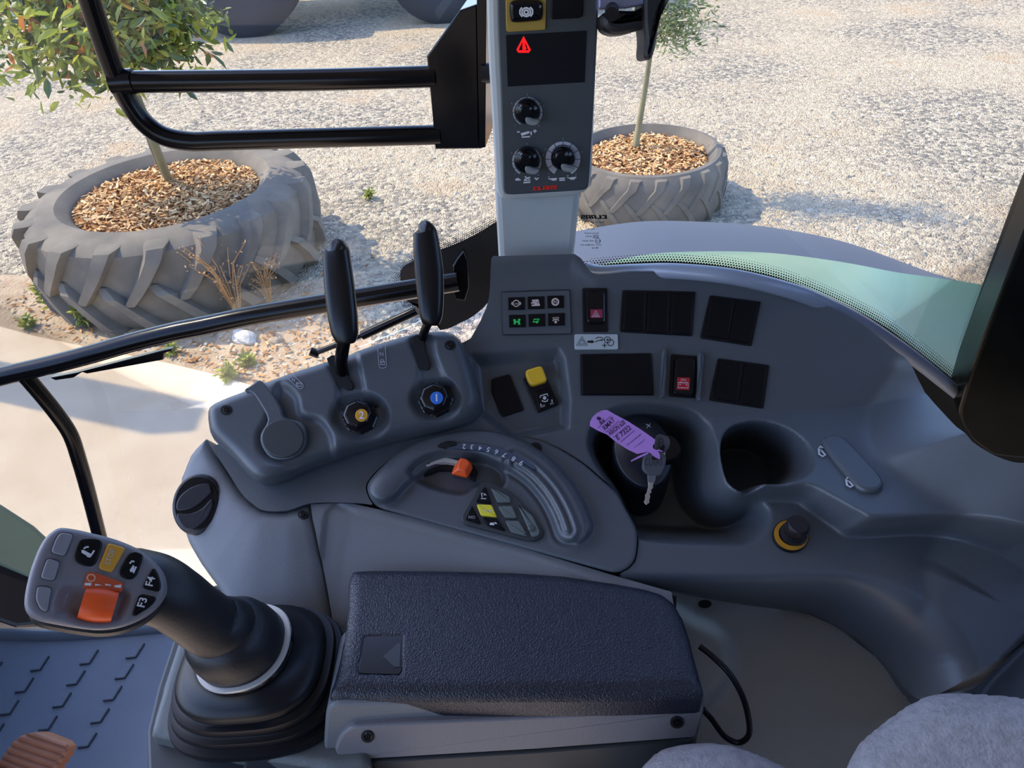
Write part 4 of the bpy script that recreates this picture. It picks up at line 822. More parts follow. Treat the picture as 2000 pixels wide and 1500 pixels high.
tube('pedal_arm', [FP.O-FP.N*.012+np.array([-.06, -.03, 0]), FP.O-FP.N*.02+np.array([-.10, -.05, -.02]), FP.O+np.array([-.14, -.06, -.03])], .008, M_PAINT, ped)

# cab shell (real roof; unseen left and rear walls raised to cut light inside)
M_ROOF = mat('roof_liner', (.30, .31, .32), .8)
struct(box('ceiling', (-1.25, -1.1, 3.0), (1.35, 1.02, 3.1), M_ROOF), 'grey cab roof')
struct(box('wall_left', (-.5, -1.05, 1.1), (1.3, -1.0, 3.0), M_DARK), 'left cab wall carried up to the roof to cut light')
struct(box('wall_rear', (1.25, -1.0, 1.1), (1.3, .85, 2.5), M_DARK), 'rear cab wall raised across the rear window to cut light')
struct(box('wall_right', (.0, .835, .9), (1.2, .86, 1.72), M_DARK), 'lower right cab wall')
# window frame: sill strip, frit, glass
YG = .80
FG = Frame((0, YG, 2.2), (0, -1, 0))
sill_px = [(1122, 522), (1168, 533), (1240, 530), (1325, 528), (1437, 540), (1550, 569), (1620, 598), (1690, 634), (1775, 694), (1830, 736), (1884, 782), (1950, 840)]
M_RIM = mat('sky_sheen_sill', (.26, .30, .38), .3, spec=.7)  # pale blue base colour stands in for sky reflection on the rim
pts = []
for i, (x, y) in enumerate(sill_px): pts.append(at(x, y-4, .935-.0*i))
rs = []
for x, y in MAIN_T[::-1]:
    if 1200 < x < 1700: q = suvd(x, y, Hmain); rs.append((x, y, FC.pt(q[0], q[1]+.002, float(Hmain(np.array([q[0]]), np.array([q[1]]))[0])-.005)[1]))
pf = np.polyfit([a[0] for a in rs]+[1890, 1890], [a[2] for a in rs]+[.79, .79], 2)
rimP = [onY(x, y, float(np.polyval(pf, x))) for x, y in ((1148, 527), (1175, 532), (1240, 530), (1325, 530), (1437, 542), (1550, 570), (1620, 598), (1685, 632), (1745, 671), (1790, 704), (1835, 740), (1890, 785), (1960, 846))]
struct(tube('trim_2', rimP, .0085, M_RIM, None, seg=18), 'glossy sill along the side window, tinted pale blue for its sky sheen')
def gp(px): return FG.uvs(px)
# frit band below the glass line
def frit(nm, top, bot, out, parent):
    """opaque black band + dotted edge; out = pixel polyline of dotted limit"""
    A, B, Cc = gp(smooth(bot, 4, False)), gp(smooth(top, 4, False)), gp(smooth(out, 4, False)); n_ = len(A)
    V = [FG.pt(*p, .0) for p in A]+[FG.pt(*p, .0) for p in B]; mk(nm, V, [(i, i+1, n_+i+1, n_+i) for i in range(n_-1)], M_HOLE, parent)
    V = []; Fc = []; sv = .0036; L = 0
    for i in range(n_-1):
        pass
    s = np.concatenate([[0], np.cumsum(np.linalg.norm(np.diff(B, axis=0), axis=1))]); tot = s[-1]; k = 0
    for j in range(0, 9):
        for x in np.arange((j % 2)*sv/2, tot, sv):
            b = np.array([np.interp(x, s, B[:, 0]), np.interp(x, s, B[:, 1])]); c = np.array([np.interp(x, s, Cc[:, 0]), np.interp(x, s, Cc[:, 1])]); 
            b2 = np.array([np.interp(x+.001, s, B[:, 0]), np.interp(x+.001, s, B[:, 1])])-np.array([np.interp(x-.001, s, B[:, 0]), np.interp(x-.001, s, B[:, 1])]); nn = np.array([-b2[1], b2[0]])/(np.linalg.norm(b2)+1e-9)
            W_ = abs((c-b) @ nn); c = b+nn*W_*(1 if (c-b) @ nn > 0 else -1); d = j*sv*.87+.0004
            if d > W_: continue
            p = b+(c-b)/(W_+1e-9)*d; r = .0016*(1-.65*d/W_); bb = len(V)
            V += [FG.pt(p[0]+r*math.cos(a), p[1]+r*math.sin(a), .0) for a in np.linspace(0, 2*np.pi, 6, endpoint=False)]; Fc.append(tuple(range(bb, bb+6)))
    mk(nm+'_dots', V, Fc, M_HOLE, parent)
def glassmat():
    m = bpy.data.materials.new('window_glass'); m.use_nodes = True; n = m.node_tree; n.nodes.remove(n.nodes['Principled BSDF'])
    t = n.nodes.new('ShaderNodeBsdfTransparent'); t.inputs[0].default_value = (.93, .96, .95, 1); g = n.nodes.new('ShaderNodeBsdfGlossy'); g.inputs['Roughness'].default_value = .02
    fr = n.nodes.new('ShaderNodeFresnel'); fr.inputs[0].default_value = 1.45; mx = n.nodes.new('ShaderNodeMixShader'); mul = n.nodes.new('ShaderNodeMath'); mul.operation = 'MULTIPLY'; mul.inputs[1].default_value = .6
    n.links.new(fr.outputs[0], mul.inputs[0]); n.links.new(mul.outputs[0], mx.inputs[0]); n.links.new(t.outputs[0], mx.inputs[1]); n.links.new(g.outputs[0], mx.inputs[2]); n.links.new(mx.outputs[0], n.nodes['Material Output'].inputs[0]); return m
M_GLASS = glassmat()
g1 = gp([(1125, 520), (1168, 531), (1325, 520), (1437, 532), (1550, 562), (1690, 626), (1775, 684), (1884, 772), (1990, 860), (2500, 900), (2500, -900), (955, -900), (968, 0), (1000, 500)])
win = plate_uv('window_1', FG, g1, -.004, -.001, M_GLASS, None, bev=.0002); struct(win, 'clear side window pane behind the console')
frit('frit_band', [(1130, 522), (1158, 519), (1240, 513), (1325, 512), (1437, 524), (1550, 553), (1690, 616), (1775, 673), (1884, 760)], [(1128, 527), (1158, 524), (1240, 522), (1325, 526), (1437, 538), (1550, 567), (1690, 632), (1775, 692), (1884, 780)], [(1132, 508), (1158, 505), (1240, 496), (1325, 494), (1437, 504), (1550, 532), (1690, 592), (1775, 648), (1890, 738)], win)
zg = lambda pts: Z(1110, 400, 15, pts)
claas(FG, zg([(345, 410)])[0], zg([(1125, 410)])[0], .0006, M_HOLE, win, .0048, mirror=True, nm='glass_mark')
for s_, a, b in (('Ref 2135 22E', (455, 530), (1045, 530)), ('Taglon', (600, 600), (870, 690)), ('Securit', (555, 722), (780, 722)), ('laminated', (485, 848), (885, 850)), ('43R 00031', (500, 945), (690, 945)), ('E9', (735, 955), (880, 960)), ('43R 00031', (405, 1075), (745, 1075)), ('E2', (800, 1080), (935, 1080)), ('DOT 134 M58 AS1', (365, 1195), (960, 1195)), ('M 22', (685, 1285), (870, 1280))):
    text('glass_mark', s_, FG, zg([a])[0], zg([b])[0], .0006, M_HOLE, win, mirror=True, bold=.012, hgt=.0018 if s_ != 'Taglon' else .0030)
p = zg(circ(868, 1060, 75, 70, 18)); strokes('glass_mark', FG, [p+[p[0]], zg([(725, 890), (875, 890), (880, 965), (720, 965), (725, 890)])], .0005, .0006, M_HOLE, win)
# left pane with its black corner
g2 = gp([(-400, -500), (940, -900), (962, 300), (972, 520), (940, 560), (800, 640), (700, 680), (600, 1100), (-400, 1500)])
FG0 = FG; FG = Frame((0, 1.12, 2.2), (0, -1, 0)); g2 = gp([(-500, -500), (940, -900), (962, 300), (972, 520), (940, 560), (800, 640), (700, 680), (600, 1210), (-500, 1215)])
win2 = plate_uv('window_2', FG, g2, -.004, -.001, M_GLASS, None, bev=.0002); struct(win2, 'clear front side pane left of the instrument post')
frit('frit_corner', [(972, 432), (935, 455), (895, 475), (850, 492), (812, 510), (790, 530), (782, 552), (792, 585), (830, 598)], [(990, 520), (985, 540), (975, 560), (960, 580), (945, 600), (920, 620), (900, 630), (880, 640), (860, 645)], [(972, 414), (925, 436), (885, 456), (845, 474), (805, 492), (778, 515), (764, 545), (770, 598), (812, 618)], win2)
plate('corner_rubber', FG, smooth([(782, 528), (800, 512), (818, 515), (822, 545), (815, 570), (800, 580), (785, 560)], 3), .001, .008, M_SOFT, win2, bev=.002)

FG = FG0
struct(plate('dark_gap_sheet', Frame((0, .815, 2.2), (0, -1, 0)), [(1700, 645), (1800, 712), (1890, 784), (2000, 870), (2300, 1000), (2300, 1200), (1900, 1100), (1700, 900)], -.01, 0, M_HOLE, None, bev=.001), 'black sheet added for the dark gap below the window corner')  # added black sheet stands in for the dark gap beside the pillar
# B pillar and hinge disc
FPil = Frame(onY(1930, 800, .72), (-.35, -1, .1))
pil = plate('wall_pillar', FPil, [(2361, -500), (2130, 120), (1993, 470), (1893, 735), (1872, 806), (1877, 830), (1900, 862), (1938, 890), (1985, 896), (2200, 905), (2500, 300), (2750, -500)], -.07, .0, mat('pillar_black', (.004, .005, .0045), .3, mottle=.5, ms=25, spec=.15), None, bev=.004, r=.008); struct(pil, 'black rear cab pillar at the right edge')
hg = plate('hinge', FG, circ(1960, 640, 32, 42, 24, .3), -.02, .004, M_BLACK, win, bev=.003)

# phone or monitor clamp at the top
FCl = Frame(onY(1230, 60, .70), (0, -1, .3)); cl = thing('clamp_bracket', 'black plastic clamp arm reaching right from the instrument post', 'bracket', FCl.O)
plate('clamp_arm', FCl, smooth(Z(600, 0, 2.5, [(1435, 90), (1450, 62), (1500, 48), (1600, 50), (1700, 30), (1720, -60), (1800, -60), (1740, 60), (1722, 120), (1690, 145), (1640, 140), (1560, 162), (1490, 165), (1445, 140)]), 3), -.03, .0, M_SOFT, cl, bev=.006)
plate('clamp_jaw', FCl, Z(600, 0, 2.5, [(1640, -60), (1800, -60), (1725, 60), (1718, 150), (1688, 296), (1640, 288), (1652, 200), (1640, 110)]), -.035, .004, M_SOFT, cl, bev=.004, r=.006)
plate('clamp_plate', FCl, Z(600, 0, 2.5, [(1420, -60), (1640, -60), (1650, 20), (1560, 40), (1470, 42), (1420, 45)]), -.012, .002, mat('chromed', (.30, .33, .50), .2, metal=.7), cl, bev=.002)
tube('clamp_screw', [onY(1195, 15, .71), onY(1195, 28, .69)], .006, M_BLACK, cl)

# ------------------------------------------------------------ hand rails outside the glass
YR = 1.00
rail = thing('mirror_rail', 'black tubular rail frame with two horizontal bars bolted to the front pillar plate', 'rail', onY(890, 280, YR))
tube('curved_bar', [onY(x, y, YR) for x, y in ((130, -140), (166, -30), (190, 45), (214, 115), (235, 168), (256, 206), (284, 242), (320, 266), (370, 276), (430, 275), (640, 269), (860, 263))], .0128, M_PAINT, rail, n=6)
tube('cross_bar', [onY(x, y, YR) for x, y in ((238, 160), (450, 158), (650, 155), (850, 149))], .0135, M_PAINT, rail)
for P in (onY(238, 160, YR),): tube('weld_collar', [P-np.array([.012, 0, 0]), P+np.array([.016, 0, 0])], .0155, M_PAINT, rail, smoothp=False)
FBr = Frame(onY(890, 150, YR), (-.15, -1, 0))
plate('bracket_plate', FBr, [(898, 20), (932, 8), (936, 270), (941, 291), (850, 292), (842, 200), (833, 110)], -.05, .012, M_PAINT, rail, bev=.002)
plate('bracket_edge', FBr, [(930, -200), (946, -200), (950, 0), (948, 288), (936, 290), (931, 10)], -.06, .016, M_PAINT, rail, bev=.001)
tube('rubber_stop', [onY(940, 143, YR-.02), onY(958, 143, YR-.02)], .012, M_BLACK, rail, smoothp=False)
YH = 1.06
hr = thing('door_rail', 'black tubular grab rail rising from lower left with a bent leg', 'rail', onY(205, 1050, YH))
tube('main_bar', [onY(x, y, YH) for x, y in ((-120, 772), (0, 736), (100, 712), (180, 691), (260, 668), (340, 648), (400, 636), (480, 619), (560, 605), (650, 590), (760, 572), (895, 550))], .0165, M_PAINT, hr, n=5)
tube('bent_leg', [onY(x, y, YH) for x, y in ((50, 735), (80, 770), (112, 810), (138, 850), (155, 900), (172, 960), (195, 1050), (225, 1170))], .0135, M_PAINT, hr, n=5)
FHr = Frame(onY(200, 700, YH), (0, -1, .2))
plate('strike_plate', FHr, [(98, 738), (150, 728), (320, 684), (335, 681), (335, 686), (320, 690), (318, 703), (170, 730), (160, 727), (143, 738), (108, 743)], -.006, .006, M_PAINT, hr, bev=.001)
plate('end_plate', FHr, [(884, 520), (892, 506), (905, 490), (913, 510), (916, 560), (908, 588), (890, 585), (884, 560)], -.01, .012, M_PAINT, hr, bev=.002)
st = hr
tube('strut_body', [onY(708, 655, .86), onY(815, 606, .86)], .0068, M_PAINT, st, smoothp=False)
tube('strut_rod', [onY(622, 687, .86), onY(712, 652, .86)], .0042, M_PAINT, st, smoothp=False)
tube('ball_joint', [onY(606, 686, .86), onY(622, 692, .86)], .0062, M_BLACK, st, smoothp=False)

# ================================================================ outside
def ground_mat():
    m = mat('gravel', (.40, .335, .255), .95); n = m.node_tree; b = n.nodes['Principled BSDF']; tc = n.nodes.new('ShaderNodeTexCoord'); b.inputs['Specular IOR Level'].default_value = .05
    def noise(sc, det=4): z = n.nodes.new('ShaderNodeTexNoise'); z.inputs['Scale'].default_value = sc; z.inputs['Detail'].default_value = det; n.links.new(tc.outputs['Object'], z.inputs['Vector']); return z
    def ramp(src, a, b_, c1, c2): r = n.nodes.new('ShaderNodeValToRGB'); r.color_ramp.elements[0].position = a; r.color_ramp.elements[1].position = b_; r.color_ramp.elements[0].color = (*c1, 1); r.color_ramp.elements[1].color = (*c2, 1); n.links.new(src, r.inputs[0]); return r
    def mix(f, A, B, bt='MIX'): x = n.nodes.new('ShaderNodeMix'); x.data_type = 'RGBA'; x.blend_type = bt; (n.links.new(f, x.inputs[0]) if not isinstance(f, float) else setattr(x.inputs[0], 'default_value', f)); n.links.new(A, x.inputs[6]); n.links.new(B, x.inputs[7]); return x.outputs[2]
    vo = n.nodes.new('ShaderNodeTexVoronoi'); vo.inputs['Scale'].default_value = 27; n.links.new(tc.outputs['Object'], vo.inputs['Vector'])
    vo2 = n.nodes.new('ShaderNodeTexVoronoi'); vo2.inputs['Scale'].default_value = 75; n.links.new(tc.outputs['Object'], vo2.inputs['Vector'])
    sep = n.nodes.new('ShaderNodeSeparateColor'); n.links.new(vo.outputs['Color'], sep.inputs[0])
    stone = ramp(sep.outputs[0], .1, .9, (.20, .175, .145), (.58, .47, .33))
    sand = ramp(noise(9).outputs['Fac'], .3, .7, (.48, .365, .24), (.64, .51, .35))
    patch = ramp(noise(.55, 3).outputs['Fac'], .42, .60, (0, 0, 0), (1, 1, 1))
    fac = n.nodes.new('ShaderNodeMath'); fac.operation = 'MULTIPLY'; fac.inputs[1].default_value = .75; n.links.new(patch.outputs[0], fac.inputs[0])
    col = mix(fac.outputs[0], stone.outputs[0], sand.outputs[0]); rust = ramp(noise(1.1, 2).outputs['Fac'], .60, .74, (0, 0, 0), (.5, .5, .5)); rc = n.nodes.new('ShaderNodeRGB'); rc.outputs[0].default_value = (.50, .33, .19, 1)
    sp_ = n.nodes.new('ShaderNodeSeparateColor'); n.links.new(rust.outputs[0], sp_.inputs[0]); col = mix(sp_.outputs[0], col, rc.outputs[0])
    n.links.new(col, b.inputs['Base Color'])
    ad = n.nodes.new('ShaderNodeMath'); ad.operation = 'ADD'; n.links.new(vo.outputs['Distance'], ad.inputs[0]); n.links.new(vo2.outputs['Distance'], ad.inputs[1])
    bp = n.nodes.new('ShaderNodeBump'); bp.invert = True; bp.inputs['Strength'].default_value = .9; bp.inputs['Distance'].default_value = .018; n.links.new(ad.outputs[0], bp.inputs['Height']); n.links.new(bp.outputs[0], b.inputs['Normal']); return m
M_GRAV = ground_mat()
gr = mk('ground', [(-40, -20, 0), (40, -20, 0), (40, 70, 0), (-40, 70, 0)], [(0, 1, 2, 3)], M_GRAV); struct(gr, 'gravel yard')
# concrete apron
M_CONC = mat('pale_concrete', (.70, .53, .36), .9, rgb2=(.80, .63, .44), spec=.1, ms=3, bump=.15, bs=60, bd=.002)
cp = [onZ(x, y) for x, y in ((-700, 560), (0, 640), (70, 659), (160, 678), (330, 712), (425, 735), (480, 752), (640, 800), (900, 880))]; cp = [(p[0], p[1]) for p in cp]+[(0.5, 1.0), (0.5, -3), (-9, -3)]
FGz = Frame((0, 0, 0), (0, 0, 1)); slab = plate_uv('path', FGz, np.array(cp), -.05, .015, M_CONC, None, bev=.006); struct(slab, 'pale concrete apron')
# loose stones (uncountable)
def stones(nm, n_, x0, x1, y0, y1, s0, s1, m, label, cat, kind='stuff', avoid=()):
    base = np.array([(1, 0, -.1), (.3, .9, 0), (-.8, .6, -.05), (-.9, -.5, 0), (.2, -1, -.1), (.3, .2, .7), (-.3, -.2, .6)]); fcs = [(0, 1, 5), (1, 2, 6), (1, 6, 5), (2, 3, 6), (3, 4, 6), (4, 5, 6), (4, 0, 5)]
    V = []; Fc = []; mi = []
    for i in range(n_):
        x, y = rng.uniform(x0, x1), y0+(y1-y0)*rng.random()**1.3
        if any(math.hypot(x-a, y-b) < r for a, b, r in avoid): continue
        if nm == 'gravel_stones' and in_slab(x, y): continue
        s = rng.uniform(s0, s1)*(.6+rng.random()**3); a = rng.uniform(0, 6.3); c_, s_ = math.cos(a), math.sin(a); sx, sy, sz = s*rng.uniform(.7, 1.3), s*rng.uniform(.5, 1), s*rng.uniform(.3, .8)
        P = base*(1+.25*rng.standard_normal(base.shape)); b = len(V)
        for p in P: V.append((x+p[0]*sx*c_-p[1]*sy*s_, y+p[0]*sx*s_+p[1]*sy*c_, .002+p[2]*sz))
        Fc += [(b+f[0], b+f[1], b+f[2]) for f in fcs]; mi += [i % 3]*7
    o = mk(nm, V, Fc, m[0], None); [o.data.materials.append(q) for q in m[1:]]; o.data.polygons.foreach_set('material_index', mi); tag(o, label, cat, kind=kind); return o
cpa = np.array(cp)
def in_slab(x, y): return float(sdf(np.array([x]), np.array([y]), cpa)[0]) > -.03
LT = np.array([-2.34, 5.08]); RTY = np.array([1.17, 5.62])
S1 = mat('stone_grey', (.24, .215, .18), .95, spec=.1); S2 = mat('stone_tan', (.50, .41, .29), .95, spec=.1); S3 = mat('stone_pale', (.46, .41, .33), .95, spec=.1)
stones('gravel_stones', 9000, -4.2, 4.6, 3.2, 10, .008, .022, [S1, S2, S3], 'loose grey and tan gravel stones covering the yard', 'gravel', avoid=((*LT, 1.0), (*RTY, .62)))
# tyres lying flat as planters
M_TYRE = mat('weathered_tyre', (.120, .104, .088), .85, rgb2=(.20, .168, .132), ms=4, bump=.25, bs=60, bd=.003, spec=.2)
def tyre(nm, c, R, h, ri, nl, label, rimz=-.045, lug=.062, phase=0, nseg=132):
    t = thing(nm, label, 'tyre', (c[0], c[1], 0))
    prof = [(ri, h-.20), (ri, h+rimz-.03), (ri+.03, h+rimz+.01), (ri+.10*R, h+.03+rimz*.3), (ri+.55*(R-ri), h+.012), (R*.90, h-.01), (R*.95, h-.05), (R*.965, h*.75), (R*.975, h*.5), (R*.965, h*.25), (R*.94, .05), (R*.90, 0)]
    rings = [[np.array([c[0]+r*math.cos(a), c[1]+r*math.sin(a), z]) for a in np.linspace(0, 2*np.pi, nseg, endpoint=False)] for r, z in prof]
    n = nseg; V = [p for r in rings for p in r]; Fc = [(k*n+i, k*n+(i+1) % n, (k+1)*n+(i+1) % n, (k+1)*n+i) for k in range(len(rings)-1) for i in range(n)]
    # tread lugs
    def sweep(path, w0, w1):
        b = len(V); m_ = len(path)
        for i, (th, r, z, hh) in enumerate(path):
            t_ = i/(m_-1); wd = (w0+(w1-w0)*t_)
            wt = .62
            for dth, dr in ((-wd, -.02), (-wd*wt, hh), (wd*wt, hh), (wd, -.02)):
                a = th+dth/R; rr = r+(dr if dr < 0 else dr*1.0) if i > 0 else r+dr*.3
                V.append(np.array([c[0]+rr*math.cos(a), c[1]+rr*math.sin(a), z+(0.0 if i else 0)]))
        for i in range(m_-1):
            for j in range(3): x = b+i*4+j; Fc.append((x, x+1, x+5, x+4))
        Fc.append((b+3, b+2, b+1, b)); e = b+(m_-1)*4; Fc.append((e, e+1, e+2, e+3))
    for k in range(nl):
        th = 2*math.pi*k/nl+phase
        up = [(th+.02, R*.85, h+.004, .0), (th+.0, R*.925, h-.008, lug*1.0), (th-.03, R*.962, h-.07, lug), (th-.10, R*.968, h*.72, lug), (th-.20, R*.975, h*.52, lug), (th-.27, R*.978, h*.40, lug*.8)]
        sweep([(a, r, z, q) for a, r, z, q in up], .092*R, .052*R)
        th2 = th+math.pi/nl
        lo = [(th2-.27+.0, R*.972, h*.60, lug*.8), (th2-.20, R*.975, h*.50, lug), (th2-.09, R*.968, h*.28, lug), (th2+.0, R*.955, h*.08, lug), (th2+.03, R*.93, .0, lug*.6)]
        sweep(lo, .052*R, .07*R)
    o = mk('tyre_body', V, Fc, M_TYRE, t, auto=38); o.data.update(); return t
tyre('tyre_planter', LT, .985, .60, .62, 19, 'big weathered tractor tyre lying flat as a planter at the left')
tyre('tyre_planter', RTY, .64, .42, .47, 20, 'smaller weathered tyre planter behind the instrument post', lug=.011, rimz=-.04)
# wood chips
CH = [mat('chip_light', (.66, .40, .18), .8, spec=.2), mat('chip_mid', (.50, .25, .095), .85, spec=.2), mat('chip_dark', (.24, .105, .04), .9, spec=.1), mat('chip_pale', (.76, .52, .28), .8, spec=.2)]
def chips(c, r, z, n_, sz, label):
    V = []; Fc = []; mi = []
    for k in range(24): a = 2*math.pi*k/24; V.append((c[0]+r*math.cos(a), c[1]+r*math.sin(a), z-.03))
    Fc.append(tuple(range(24))); mi.append(2)
    for i in range(n_):
        a = rng.uniform(0, 6.283); q = r*.99*math.sqrt(rng.random()); p = Vector((c[0]+q*math.cos(a), c[1]+q*math.sin(a), z+rng.uniform(-.02, .03)-.03*(q/r)**4))
        L, W_, T_ = sz*rng.uniform(.5, 1.5), sz*rng.uniform(.2, .5), sz*.10; M_ = Matrix.Rotation(rng.uniform(0, 6.3), 3, 'Z') @ Matrix.Rotation(rng.normal(0, .45), 3, 'X') @ Matrix.Rotation(rng.normal(0, .35), 3, 'Y'); b = len(V)
        for x, y, q2 in ((-1, -1, -1), (1, -.7, -1), (.8, 1, -1), (-.9, .8, -1), (-1, -1, 1), (1, -.7, 1), (.8, 1, 1), (-.9, .8, 1)): V.append(tuple(p+M_ @ Vector((x*L/2, y*W_/2, q2*T_/2))))
        Fc += [(b+4, b+5, b+6, b+7), (b, b+1, b+5, b+4), (b+1, b+2, b+6, b+5), (b+2, b+3, b+7, b+6), (b+3, b, b+4, b+7)]; mi += [int(rng.choice(4, p=[.4, .3, .1, .2]))]*5
    o = mk('wood_chips', V, Fc, CH[0], None); [o.data.materials.append(q) for q in CH[1:]]; o.data.polygons.foreach_set('material_index', mi); tag(o, label, 'wood chips', kind='stuff')
chips(LT, .62, .565, 3800, .043, 'orange-brown wood chips filling the big left tyre planter')
chips(RTY, .47, .385, 2300, .038, 'orange-brown wood chips filling the smaller right tyre planter')
# trees
M_BARK = mat('green_bark', (.22, .19, .10), .85, bump=.4, bs=80, mottle=.2, bd=.003)
def leafmat(nm, c, tr=.45):
    m = mat(nm, c, .38, mottle=.25, ms=8); n = m.node_tree; b = n.nodes['Principled BSDF']; t = n.nodes.new('ShaderNodeBsdfTranslucent'); t.inputs[0].default_value = (c[0]*1.5, min(1, c[1]*1.5), c[2], 1); x = n.nodes.new('ShaderNodeMixShader'); x.inputs[0].default_value = tr
    n.links.new(b.outputs[0], x.inputs[1]); n.links.new(t.outputs[0], x.inputs[2]); n.links.new(x.outputs[0], n.nodes['Material Output'].inputs[0]); return m
LG = [leafmat('leaf_green', (.17, .215, .05), .4), leafmat('leaf_yellow', (.38, .38, .08), .35), leafmat('leaf_deep', (.065, .10, .035), .3), leafmat('leaf_red', (.34, .13, .05), .35)]
def leaves(nm, anchors, per, L0, asp, probs, mats, parent, spread, droop=.5):
    V = []; Fc = []; mi = []
    for A in anchors:
        for _ in range(per):
            p = Vector(A)+Vector(rng.normal(0, spread, 3)); L = L0*rng.uniform(.6, 1.25); W_ = L*asp
            d = Vector(rng.normal(0, 1, 3)); d.z = d.z*.6-droop; d.normalize(); sd = d.cross(Vector(rng.normal(0, 1, 3))).normalized(); nn = d.cross(sd); b = len(V)
            for t, w_, q in ((0, 0, 0), (.25, .8, .06), (.6, .9, .10), (1, 0, .02), (.6, -.9, .10), (.25, -.8, .06)): V.append(tuple(p+d*(t*L)+sd*(w_*W_/2)+nn*(q*L)))
            V.append(tuple(p+d*(.25*L))); V.append(tuple(p+d*(.6*L)))
            Fc += [(b, b+1, b+6), (b+1, b+2, b+7, b+6), (b+2, b+3, b+7), (b, b+6, b+5), (b+6, b+7, b+4, b+5), (b+7, b+3, b+4)]; mi += [int(rng.choice(len(mats), p=probs))]*6
    o = mk(nm, V, Fc, mats[0], parent, smoothf=False); [o.data.materials.append(q) for q in mats[1:]]; o.data.polygons.foreach_set('material_index', mi); return o
YT = 5.0
tr1 = thing('tree', 'young leafy tree with red-tipped leaves growing from the big tyre planter', 'tree', onZ(332, 362, .52))
b1 = onZ(334, 362, .52); b2 = onZ(328, 360, .52)
top1 = onY(150, -190, YT+.1)
tube('trunk', [b1, onY(303, 285, YT+.02), onY(272, 200, YT+.03), onY(235, 110, YT+.05), onY(200, 0, YT+.08), top1], [.030, .026, .022, .014], M_BARK, tr1, seg=10)
tube('trunk', [b2, onY(296, 290, YT+.04), onY(278, 225, YT+.06), onY(262, 120, YT+.08), onY(262, 0, YT), onY(280, -120, YT)], [.013, .012, .011, .007], M_BARK, tr1, seg=8)
anch = []
def branch(parent, a, b, r, sag=.0, nm='branch', m=None):
    a, b = np.array(a), np.array(b); mid = (a+b)/2+np.array([0, 0, sag]); tube(nm, [a, mid, b], [r, r*.7, r*.4], m or mat('red_twig', (.24, .09, .05), .7), parent, seg=6, n=4); return [a*(1-t)**2+2*mid*t*(1-t)+b*t*t for t in np.linspace(.35, 1, 6)]
for px, py, dy in ((30, 60, .2), (-20, 100, -.1), (70, 130, .1), (60, 20, .4), (0, 10, 0), (130, 90, -.3), (150, 165, .1), (180, 60, .3), (240, 50, -.3), (300, 90, .2), (330, 120, -.2), (350, 70, .1), (400, 40, .0), (290, 10, -.4), (380, 30, .3), (220, 130, .2), (110, 60, .4), (330, 30, .1), (270, 110, .3), (-60, 60, .1), (100, -60, .2), (200, -90, -.2), (300, -80, .2), (380, -50, -.2), (30, -80, .1), (200, -180, 0), (120, -200, .3), (300, -180, -.2), (240, 110, -.3), (350, 110, .3), (60, 90, -.2)):
    st_ = onY(235-(.12*(py-100)) if py > 0 else 200, min(py-60, 60) if py > 0 else py*.6, YT+.05); e_ = onY(px, py, YT+dy); anch += branch(tr1, st_, e_, .007, .08)
leaves('foliage', anch, 24, .10, .37, [.42, .26, .28, .04], LG, tr1, .095)
tr2 = thing('tree', 'slim olive-like sapling with small grey-green leaves in the right tyre planter', 'tree', onZ(1243, 292, .38))
YR2 = float(onZ(1243, 292, .38)[1])
tube('trunk', [onY(1241, 292, YR2), onY(1254, 210, YR2), onY(1265, 140, YR2), onY(1276, 60, YR2), onY(1292, -30, YR2), onY(1300, -200, YR2)], [.024, .020, .016, .008], M_BARK, tr2, seg=9)
tube('stake', [onY(1235, 290, YR2+.03), onY(1262, 150, YR2+.03), onY(1272, 90, YR2+.03)], [.008, .008], mat('stake_wood', (.34, .27, .17), .8), tr2, seg=6)
an2 = []
for px, py, dy in ((1330, 20, 0), (1355, 50, .1), (1380, 45, -.1), (1340, 78, .1), (1310, 30, .2), (1365, 15, -.2), (1300, 0, 0), (1350, -20, .2), (1240, 0, .1), (1260, -60, 0), (1340, -80, .1), (1390, -40, 0), (1290, -120, .1), (1240, -120, .2), (1350, -150, 0), (1300, -200, 0), (1330, 62, 0), (1230, -60, -.2), (1300, -300, 0), (1350, -330, .1), (1260, -340, 0), (1310, -400, -.1), (1380, -380, 0), (1230, -420, .1), (1330, -470, 0), (1400, -300, .1), (1280, -250, .1)):
    an2 += branch(tr2, onY(1278 if py > 0 else 1290, min(70, py+40) if py > 0 else py*.5+20, YR2), onY(px, py, YR2+dy), .005, .05, m=M_BARK)
LO = [leafmat('olive_leaf', (.20, .23, .10), .3), leafmat('olive_pale', (.36, .38, .22), .3), leafmat('olive_dark', (.10, .13, .05), .3)]
leaves('foliage', an2, 20, .055, .26, [.45, .35, .2], LO, tr2, .075, .1)
